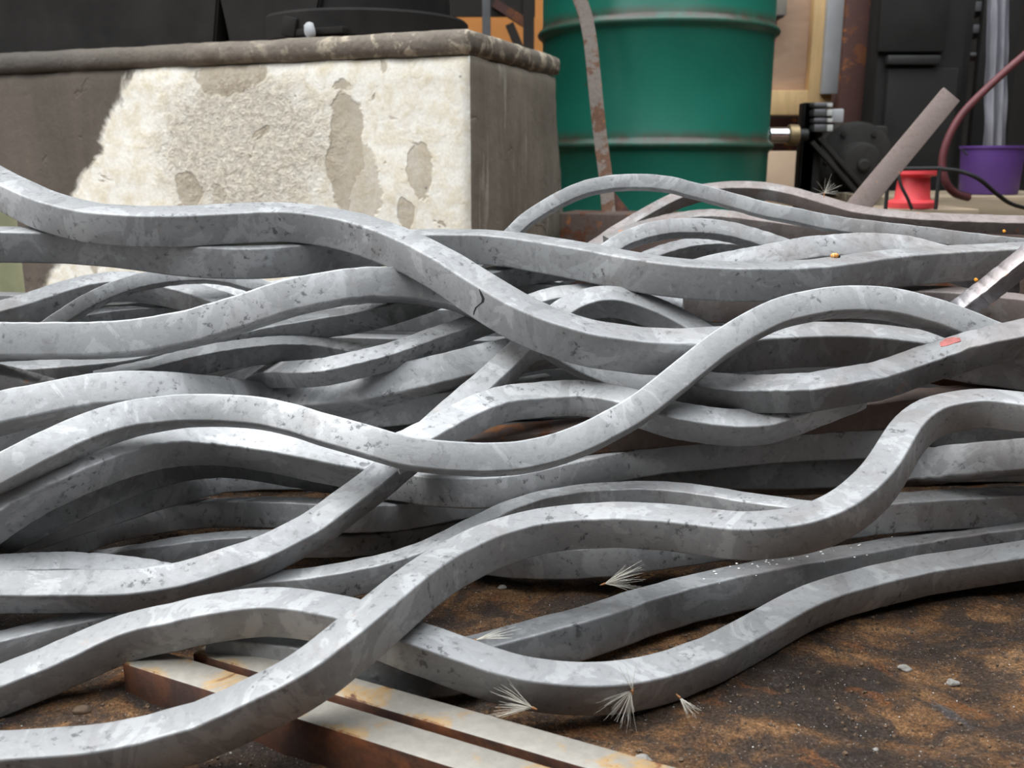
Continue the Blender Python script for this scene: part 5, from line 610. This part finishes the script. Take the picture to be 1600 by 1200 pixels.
    ('A9', 20.5, (-0.072, -0.358, 0.931), [(228,2269,425),(235,2273,428),(245,2278,431),(255,2285,435),(265,2291,439),(275,2298,442),(286,2304,446),(296,2310,449),(307,2316,452),(317,2321,455),(328,2325,457),(338,2330,460),(349,2334,462),(360,2338,464),(371,2341,467),(381,2344,469),(392,2347,470),(403,2349,472),(414,2351,474),(424,2353,475),(435,2354,477),(446,2355,478),(456,2355,479),(467,2354,479),(477,2353,480),(487,2351,480),(497,2348,479),(507,2345,479),(517,2341,478),(526,2338,477),(536,2334,477),(546,2329,476),(555,2325,475),(565,2321,474),(574,2316,473),(583,2312,472),(593,2307,471),(602,2303,470),(611,2298,469),(620,2294,468),(629,2290,467),(639,2286,466),(648,2281,465),(657,2277,464),(666,2273,463),(675,2268,462),(684,2264,461),(693,2260,460),(701,2255,459),(710,2251,458),(719,2246,457),(728,2242,456),(736,2237,455),(745,2232,454),(753,2227,452),(761,2222,451),(770,2217,450),(778,2212,449),(786,2207,447),(794,2202,446),(802,2197,444),(810,2192,443),(818,2187,442),(826,2181,440),(834,2177,439),(842,2172,438),(850,2167,437),(858,2162,435),(866,2157,434),(874,2152,433),(882,2148,432),(890,2143,430),(897,2138,429),(905,2134,428),(913,2130,427),(915,2129,426)]),
    ('A6', 16.8, (-0.104, -0.504, 0.858), [(95,2284,348),(107,2291,355),(123,2301,365),(139,2312,375),(155,2323,384),(172,2334,394),(189,2345,403),(206,2357,412),(223,2370,421),(240,2383,432),(257,2396,442),(275,2408,451),(293,2421,460),(311,2433,470),(330,2444,479),(348,2456,488),(367,2467,497),(386,2478,506),(405,2487,514),(425,2495,522),(445,2501,528),(465,2506,534),(485,2509,539),(505,2510,542),(525,2510,544),(545,2509,546),(565,2506,547),(584,2503,547),(604,2498,547),(623,2493,546),(641,2487,545),(660,2480,542),(677,2471,539),(694,2462,535),(711,2451,531),(727,2440,526),(743,2429,521),(759,2418,516),(774,2406,511),(790,2395,506),(805,2383,501),(821,2373,496),(836,2364,493),(853,2356,490),(869,2348,488),(886,2341,486),(903,2335,484),(919,2329,483),(936,2323,481),(953,2318,480),(970,2313,479),(987,2308,478),(1003,2303,478),(1020,2299,477),(1037,2294,476),(1054,2290,476),(1071,2286,476),(1087,2282,475),(1104,2278,475),(1121,2274,475),(1138,2270,474),(1154,2266,474),(1171,2262,474),(1187,2258,474),(1204,2254,473),(1220,2250,473),(1236,2247,473),(1253,2243,472),(1269,2239,472),(1285,2235,472),(1301,2231,472),(1317,2228,471),(1333,2224,471),(1349,2220,471),(1365,2218,471),(1370,2217,471)]),
]
PATH = {}; OBJ = {}
def sweep(bm, pts, n0, s, wob=0.0, seed=0):
    rows = []; n0 = Vector(n0)
    for i, p in enumerate(pts):
        t = (pts[min(i + 1, len(pts) - 1)] - pts[max(i - 1, 0)]).normalized()
        n = (n0 - t * n0.dot(t)).normalized(); b = t.cross(n); rows.append([])
        for j, (u, v) in enumerate(SEC):
            k = 1 + wob * noise.noise(Vector((i * .09, (j // 4) * 3.1, seed)))
            rows[-1].append(bm.verts.new(p + b * (u * s * .5 * k) + n * (v * s * .5 * k)))
    m = len(SEC)
    for a, b in zip(rows, rows[1:]):
        for k in range(m): bm.faces.new((a[k], a[(k + 1) % m], b[(k + 1) % m], b[k]))
    bm.faces.new(rows[0][::-1]); bm.faces.new(rows[-1]); return bm
INFO = {
    'N': ('bent_steel_bar', 'mid', 'long S-curved grey bar sweeping from the bottom left up to the right edge'),
    'P': ('bent_steel_bar', 'mid', 'frontmost wavy grey bar on the floor, dipping at the bottom centre'),
    'R': ('bent_steel_bar', 'dark', 'dark grey bar on the floor with white crumbs, behind the frontmost bar'),
    'J': ('bent_steel_bar', 'dark', 'bar rising to the right edge with a red smear on its flaky top'),
    'D': ('bent_steel_bar', 'pale', 'pale S-curved bar with the tall arch at right centre, crossing the whole pile'),
    'F': ('bent_steel_bar', 'pale', 'short pale arch with flaked white patches at the centre, under the S-curved bar'),
    'B1': ('bent_steel_bar', 'mid', 'thick wavy bar from the upper left, cracked where it slopes down at the centre'),
    'E': ('bent_steel_bar', 'mid', 'pale bar climbing diagonally from the lower left to the centre'),
    'X': ('square_steel_bar', 'shiny', 'straight shiny square bar slanting down from the right edge'),
    'T': ('bent_steel_bar', 'mid', 'slim wavy bar running just above the long S-curved front bar'),
    'E2': ('bent_steel_bar', 'pale', 'white-topped bar peeping out above the lower left bar'),
    'M1': ('bent_steel_bar', 'mid', 'dark bar resting on the floor directly below the S-curved front bar'),
    'K': ('rusty_flat_bar', 'rustbar', 'straight brown rusty bar with an orange lower edge inside the pile at the right'),
    'K2': ('rusty_flat_bar', 'rustbar', 'dark brown rusty bar sloping down at the right edge below the red-smeared bar'),
    'H1': ('bent_steel_bar', 'pale', 'bright arched bar at the left edge, directly under the pale S-curved bar'),
    'H5': ('bent_steel_bar', 'dark', 'dark bar tucked right under the bright arched bar at the left'),
    'H6': ('bent_steel_bar', 'pale', 'long low wavy bar, second below the bright arched bar at the left'),
    'W': ('bent_steel_bar', 'mid', 'broad-faced flaky grey bar at the right, behind the hooked end of the front bar'),
    'H7': ('bent_steel_bar', 'pale', 'grey bar third below the bright arched bar, ending behind the diagonal bar'),
    'H8': ('bent_steel_bar', 'mid', 'lowest grey bar at the left, just above the earth behind the diagonal bar'),
    'C': ('bent_steel_bar', 'pale', 'broad pale bar at the left rising to a hump beneath the cracked thick bar'),
    'C4': ('bent_steel_bar', 'mid', 'thin curved bar sweeping up under the hump of the broad pale bar'),
    'G1': ('bent_steel_bar', 'pale', 'broad pale arched bar at the left, above the pale S-curved bar'),
    'G2': ('bent_steel_bar', 'pale', 'grey bar face seen below the broad pale arched bar, left of centre'),
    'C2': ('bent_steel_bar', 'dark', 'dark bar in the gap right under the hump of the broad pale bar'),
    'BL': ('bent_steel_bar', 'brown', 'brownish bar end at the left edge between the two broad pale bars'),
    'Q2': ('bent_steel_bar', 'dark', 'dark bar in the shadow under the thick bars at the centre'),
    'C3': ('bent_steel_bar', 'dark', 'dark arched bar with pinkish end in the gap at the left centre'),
    'A2': ('bent_steel_bar', 'mid', 'thick bar passing under the cracked bar and running across to the right edge'),
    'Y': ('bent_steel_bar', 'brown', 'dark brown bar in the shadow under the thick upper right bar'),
    'Y2': ('bent_steel_bar', 'brown', 'brown bar end glimpsed behind the slanting square bar at the right edge'),
    'Z': ('bent_steel_bar', 'mid', 'small grey bar glimpsed through the loop right of centre'),
    'A12': ('bent_steel_bar', 'mid', 'thin arched bar at the upper left, under the thick bar'),
    'A11': ('bent_steel_bar', 'mid', 'bar rising in a shallow arch at the left edge behind the thin arched bar'),
    'A13': ('bent_steel_bar', 'dark', 'small dark bar seen through the thin arch at the upper left'),
    'A14': ('bent_steel_bar', 'pale', 'pale bar tip seen right of the thin arch at the upper left'),
    'A4': ('bent_steel_bar', 'mid', 'broad flat-faced hump behind the bar that carries the ladybird'),
    'A8': ('bent_steel_bar', 'mid', 'low arch right of centre, in front of the rear tall arch'),
    'A10': ('bent_steel_bar', 'mid', 'pale bar seen through the low arch right of centre'),
    'A5': ('bent_steel_bar', 'mid', 'tall slender arch at the back, in front of the green drum, running to the right'),
    'A9': ('bent_steel_bar', 'brown', 'dark bar under the tall slender rear arch'),
    'A6': ('bent_steel_bar', 'brown', 'rearmost bar arching below the drum and running to the right edge'),
}
for i, (key, s, n0, raw) in enumerate(BARS):
    pts = spline([Vector(q) / 2000 for q in raw], 2); PATH[key] = (pts, s / 1000)
    name, mat, label = INFO[key]
    # carry the bars that leave the picture on for another wave, flattening out and never below the floor
    def beyond(ps):
        e = ps[-1]; out = []; L = 0.0
        for q0, q1 in zip(ps[::-1], ps[-2::-1]):
            L += (q1 - q0).length
            if L > .30: break
            d = e - q1; out.append(Vector((e.x + d.x, e.y + d.y, max(s / 2000, e.z + d.z * .35))))
        return out
    if abs(pts[-1].x) > .3 and pts[-1].x / max(.1, (pts[-1] - Vector((0, 0, CAM_H))).dot(FW)) > .555: pts = pts + beyond(pts)
    if pts[0].x / max(.1, (pts[0] - Vector((0, 0, CAM_H))).dot(FW)) < -.555: pts = beyond(pts[::-1])[::-1] + pts
    PATH[key] = (pts, s / 1000)
    bm = bmesh.new(); sweep(bm, pts, n0, s / 1000, .03, i * 5.3)
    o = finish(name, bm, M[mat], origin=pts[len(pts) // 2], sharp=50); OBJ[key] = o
    tag(o, label, 'steel bar', 'bent bars in the pile')
# bars buried in the heart of the pile, carrying the ones above
for k in range(22):
    lay = k // 4; yy = .90 + .085 * (k % 4) + .012 * (lay % 2) + .02 * lay; zz = .013 + .027 * lay
    ph = random.uniform(0, 6.28); am = random.uniform(.010, .020); wl = random.uniform(.42, .55)
    x0, x1 = -.62, .66; pts = [Vector((x0 + (x1 - x0) * j / 70, yy + am * math.sin(2 * math.pi * (x0 + (x1 - x0) * j / 70) / wl + ph), zz)) for j in range(71)]
    bm = bmesh.new(); sweep(bm, pts, (0, 0, 1), .024, .03, k)
    o = finish('bent_steel_bar', bm, M['dark'], origin=pts[35], sharp=50)
    tag(o, 'dark bent steel bar buried deep inside the pile, under the bars in view', 'steel bar', 'bars buried inside the pile')
# ---------------------------------------------------------------- rusty square stock under the front bars
ZT = .019
def stock(fa, fb, back, label, end=None):
    A = at_z(*fa, ZT); Bp = at_z(*fb, ZT); u = (Bp - A).normalized(); Cc = at_z(*back, ZT); w = (Cc - A); w = w - u * w.dot(u); wd = w.length; wn = w.normalized()
    A2 = A; B2 = A + u * ((Bp - A).length + .25)
    c = (A2 + B2) / 2 + w / 2; c.z = ZT / 2 - .004
    rot = Matrix((u, wn, u.cross(wn))).transposed()
    bm = bmesh.new(); box(bm, c, ((B2 - A2).length, wd, ZT + .008), rot, .0016)
    o = finish('rusty_square_bar', bm, M['flat_top'], origin=(c.x, c.y, 0)); tag(o, label, 'steel bar', 'rusty square stock on the floor')
stock((190, 1036), (650, 1181), (505, 1091), 'rusty square steel bar on the floor, its cut end showing at the left')
stock((300, 1020), (800, 1166), (800, 1126), 'rusty flat-topped steel bar on the floor, the further one of the two')
# ---------------------------------------------------------------- small things
def bar_d(key, x):
    best = None
    for p in PATH[key][0]:
        d = (p - Vector((0, 0, CAM_H))).dot(FW); px = 800 + p.x / d * FPX
        if best is None or abs(px - x) < best[0]: best = (abs(px - x), d)
    return best[1]
from mathutils.bvhtree import BVHTree
BV = {}
def hit(key, x, y):
    if key not in BV:
        o = OBJ[key]; BV[key] = BVHTree.FromPolygons([v.co + o.location for v in o.data.vertices], [tuple(p.vertices) for p in o.data.polygons])
    h = BV[key].ray_cast(Vector((0, 0, CAM_H)), ray(x, y).normalized())
    return (h[0], h[1]) if h[0] is not None else (at(x, y, bar_d(key, x)), Vector((0, 0, 1)))
def decal(name, key, poly, mat, lift=.00025):
    # thin raised patch lying on the bar, sides closed
    bm = bmesh.new(); a = []; b = []
    for x, y in poly:
        p, n = hit(key, x, y); a.append(bm.verts.new(p + n * lift)); b.append(bm.verts.new(p - n * lift * 2))
    bm.faces.new(a)
    for i in range(len(a)): bm.faces.new((b[i], b[(i + 1) % len(a)], a[(i + 1) % len(a)], a[i]))
    return finish(name, bm, mat, OBJ[key], smooth=False)
def strip_decal(name, key, pts, w, mat):
    up_ = [(x - w[i], y) for i, (x, y) in enumerate(pts)]; dn = [(x + w[i], y) for i, (x, y) in enumerate(pts)]
    return decal(name, key, up_ + dn[::-1], mat)
def pappus(x, y, d, size, dirdeg, spread, n, label, seed):
    rnd = random.Random(seed); o = at(x, y, d); px = d / FPX
    root = empty('thistle_seed', o); tag(root, label, 'seed', 'thistle seeds caught on the pile')
    bm = bmesh.new()
    for k in range(n):
        a = R(dirdeg + rnd.uniform(-spread, spread)); L = size * px * rnd.uniform(.55, 1.05)
        dv = Vector((1, 0, 0)) * math.cos(a) + UP * math.sin(a) - FW * rnd.uniform(-.1, .55); dv.normalize()
        cv = Vector((rnd.uniform(-1, 1), 0, rnd.uniform(-1, .4))) * L * .16
        tube(bm, [o, o + dv * L * .35 + cv * .25, o + dv * L * .7 + cv * .7, o + dv * L + cv * 1.3], [.00012, .00010, .00008, .00005], 4, False)
    finish('pappus_hairs', bm, M['down'], root)
    bm = bmesh.new(); a = R(dirdeg + 180); dv = Vector((1, 0, 0)) * math.cos(a) + UP * math.sin(a)
    tube(bm, [o - dv * 2 * px, o, o + dv * 4 * px, o + dv * 8 * px], [.0003, .0008, .0006, .0002], 8); finish('seed_body', bm, M['seed'], root)
dP = bar_d('P', 985) - .014
pappus(986, 1080, dP, 58, 225, 48, 40, 'white thistle seed with spread hairs stuck on the frontmost wavy bar', 1)
pappus(988, 1079, dP - .001, 50, 100, 14, 8, 'few upright thistle hairs beside the seed on the frontmost wavy bar', 2)
pappus(832, 1106, bar_d('P', 832) - .022, 68, 160, 28, 34, 'tawny thistle seed with swept hairs between front bar and rusty flat bar', 3)
pappus(1062, 1090, bar_d('P', 1062) - .03, 34, 315, 26, 26, 'small white seed tuft on the floor just below the front bar', 4)
pappus(945, 912, .66, 62, 18, 24, 40, 'wispy seed tuft on the floor between the dark bars', 5)
pappus(743, 1000, bar_d('P', 743) + .01, 60, 18, 14, 18, 'thin tawny seed wisp behind the front bar near the crossing', 6)
pappus(1288, 302, bar_d('A6', 1288) - .012, 34, 85, 100, 18, 'spidery thistle seed on the rearmost arched bar', 7)
decal('paint_smear', 'J', [(1468, 536), (1478, 529), (1489, 527), (1500, 528), (1502, 533), (1492, 536), (1481, 540), (1470, 542)], M['smear'])['label'] = 'dull red paint smear'
strip_decal('crack', 'B1', [(749, 452), (752, 459), (755, 466), (754, 472), (749, 476), (744, 480), (741, 487), (740, 492)], [.5, 1.6, 2.0, 1.6, 1.1, 1.2, .9, .4], M['black'])['label'] = 'dark jagged crack in the scale'
# ladybird on the upper right bar
lo = hit('A2', 1305, 403)[0] + Vector((0, .002, .0018)); lad = empty('ladybird', lo); tag(lad, 'tiny orange ladybird with cream bands on the upper right bar', 'insect')
bm = bmesh.new(); bmesh.ops.create_uvsphere(bm, u_segments=20, v_segments=12, radius=1.0, matrix=Matrix.Translation(lo) @ Matrix.Diagonal((.0036, .0028, .0024, 1))); finish('shell', bm, M['bug'], lad)
bm = bmesh.new(); bmesh.ops.create_uvsphere(bm, u_segments=14, v_segments=8, radius=.0013, matrix=Matrix.Translation(lo + Vector((.0040, 0, -.0004)))); finish('head', bm, M['black'], lad)
for dx in (-.0016, .0008):
    bm = bmesh.new(); bmesh.ops.create_uvsphere(bm, u_segments=16, v_segments=10, radius=1.0, matrix=Matrix.Translation(lo + Vector((dx, 0, 0))) @ Matrix.Diagonal((.0006, .0028, .00245, 1))); finish('band', bm, M['bug_band'], lad)
# loose hammer scale and grit on the floor
def scatter(name, n, mat, smin, smax, label, seed, region, flat=.35):
    rnd = random.Random(seed); bm = bmesh.new()
    for _ in range(n):
        x = rnd.uniform(region[0], region[1]); y = rnd.uniform(region[2], region[3]); s = smin + (smax - smin) * rnd.random() ** 3
        q = Vector((x, y, ground_h(x, y) + s * .15)); rot = Matrix.Rotation(rnd.uniform(0, 6.28), 3, 'Z') @ Matrix.Rotation(rnd.uniform(-.5, .5), 3, 'X')
        k = rnd.randint(4, 6); top = []; bot = []
        for i in range(k):
            a = 2 * math.pi * i / k + rnd.uniform(-.3, .3); rr = s * rnd.uniform(.6, 1.1)
            top.append(bm.verts.new(q + rot @ Vector((rr * .7 * math.cos(a), rr * .7 * math.sin(a), s * flat)))); bot.append(bm.verts.new(q + rot @ Vector((rr * math.cos(a), rr * math.sin(a), -s * flat))))
        bm.faces.new(top)
        for i in range(k): bm.faces.new((bot[i], bot[(i + 1) % k], top[(i + 1) % k], top[i]))
    tag(finish(name, bm, mat, smooth=False), label, 'debris', kind='stuff')
REG = (-.35, .62, .36, .95)
scatter('scale_flakes', 4500, M['flake'], .0002, .0008, 'glittering flakes of mill scale strewn over the earth', 21, REG, .15)
scatter('dark_grit', 9000, M['grit'], .0004, .0022, 'dark grit and crumbs strewn over the earth', 22, REG, .45)
for k, (x, y, s) in enumerate(((1415, 1028, 0.0033), (1490, 1050, 0.0028), (1370, 1154, 0.0014), (1380, 935, 0.0028), (785, 915, 0.0028), (130, 1112, .0038), (1005, 1190, .004))):
    q = at_z(x, y, 0); bm = bmesh.new(); bmesh.ops.create_icosphere(bm, subdivisions=3, radius=s)
    for v in bm.verts: v.co = Vector((v.co.x * 1.3, v.co.y, v.co.z * .6)) * (1 + .5 * noise.noise(v.co * (.9 / s) + Vector((k * 9, 0, 0))))
    o = finish('pebble', bm, M['stone' if k != 5 else 'grit']); o.location = (q.x, q.y, ground_h(q.x, q.y) + s * .3)
    tag(o, ['flat grey pebble on open earth right of the front bar', 'pale pebble on the earth, rightmost of the larger ones', 'tiny white pebble near the bottom right', 'pale stone on the earth under the right end of the front bar', 'small whitish pebble on dark earth below the buried bars', 'dark slag lump on the earth by the cut end of the rusty bar', 'grey pebble near the rusty flat bar at the bottom edge'][k], 'pebble', 'pebbles on the earth')
# white crumbs on the top of the dark bar lying on the floor
rnd = random.Random(5); bm = bmesh.new()
for _ in range(60):
    x = rnd.uniform(1090, 1400); d = bar_d('R', x)
    p = min(PATH['R'][0], key=lambda q: abs(800 + q.x / ((q - Vector((0, 0, CAM_H))).dot(FW)) * FPX - x)); s = PATH['R'][1]
    q = p + Vector((rnd.uniform(-.003, .003), rnd.uniform(-.45, .45) * s, s * .5)); r_ = rnd.uniform(.0002, .0009)
    bmesh.ops.create_icosphere(bm, subdivisions=1, radius=r_, matrix=Matrix.Translation(q) @ Matrix.Diagonal((1.3, 1, .6, 1)))
tag(finish('white_crumbs', bm, M['crumb']), 'white crumbs sprinkled on the dark bar behind the front bar', 'debris', kind='stuff')
for x, y, key, lab in ((1525, 437, 'X', 'orange paint fleck on the slanting square bar'), (1569, 361, 'A5', 'orange fleck on the brown bars at the far right')):
    bm = bmesh.new(); bmesh.ops.create_icosphere(bm, subdivisions=2, radius=.0016)
    for v in bm.verts: v.co *= 1 + .4 * noise.noise(v.co * 500)
    o = finish('orange_fleck', bm, M['paint_fleck']); o.location = hit(key, x, y)[0]; tag(o, lab, 'fleck', 'orange flecks on the bars')
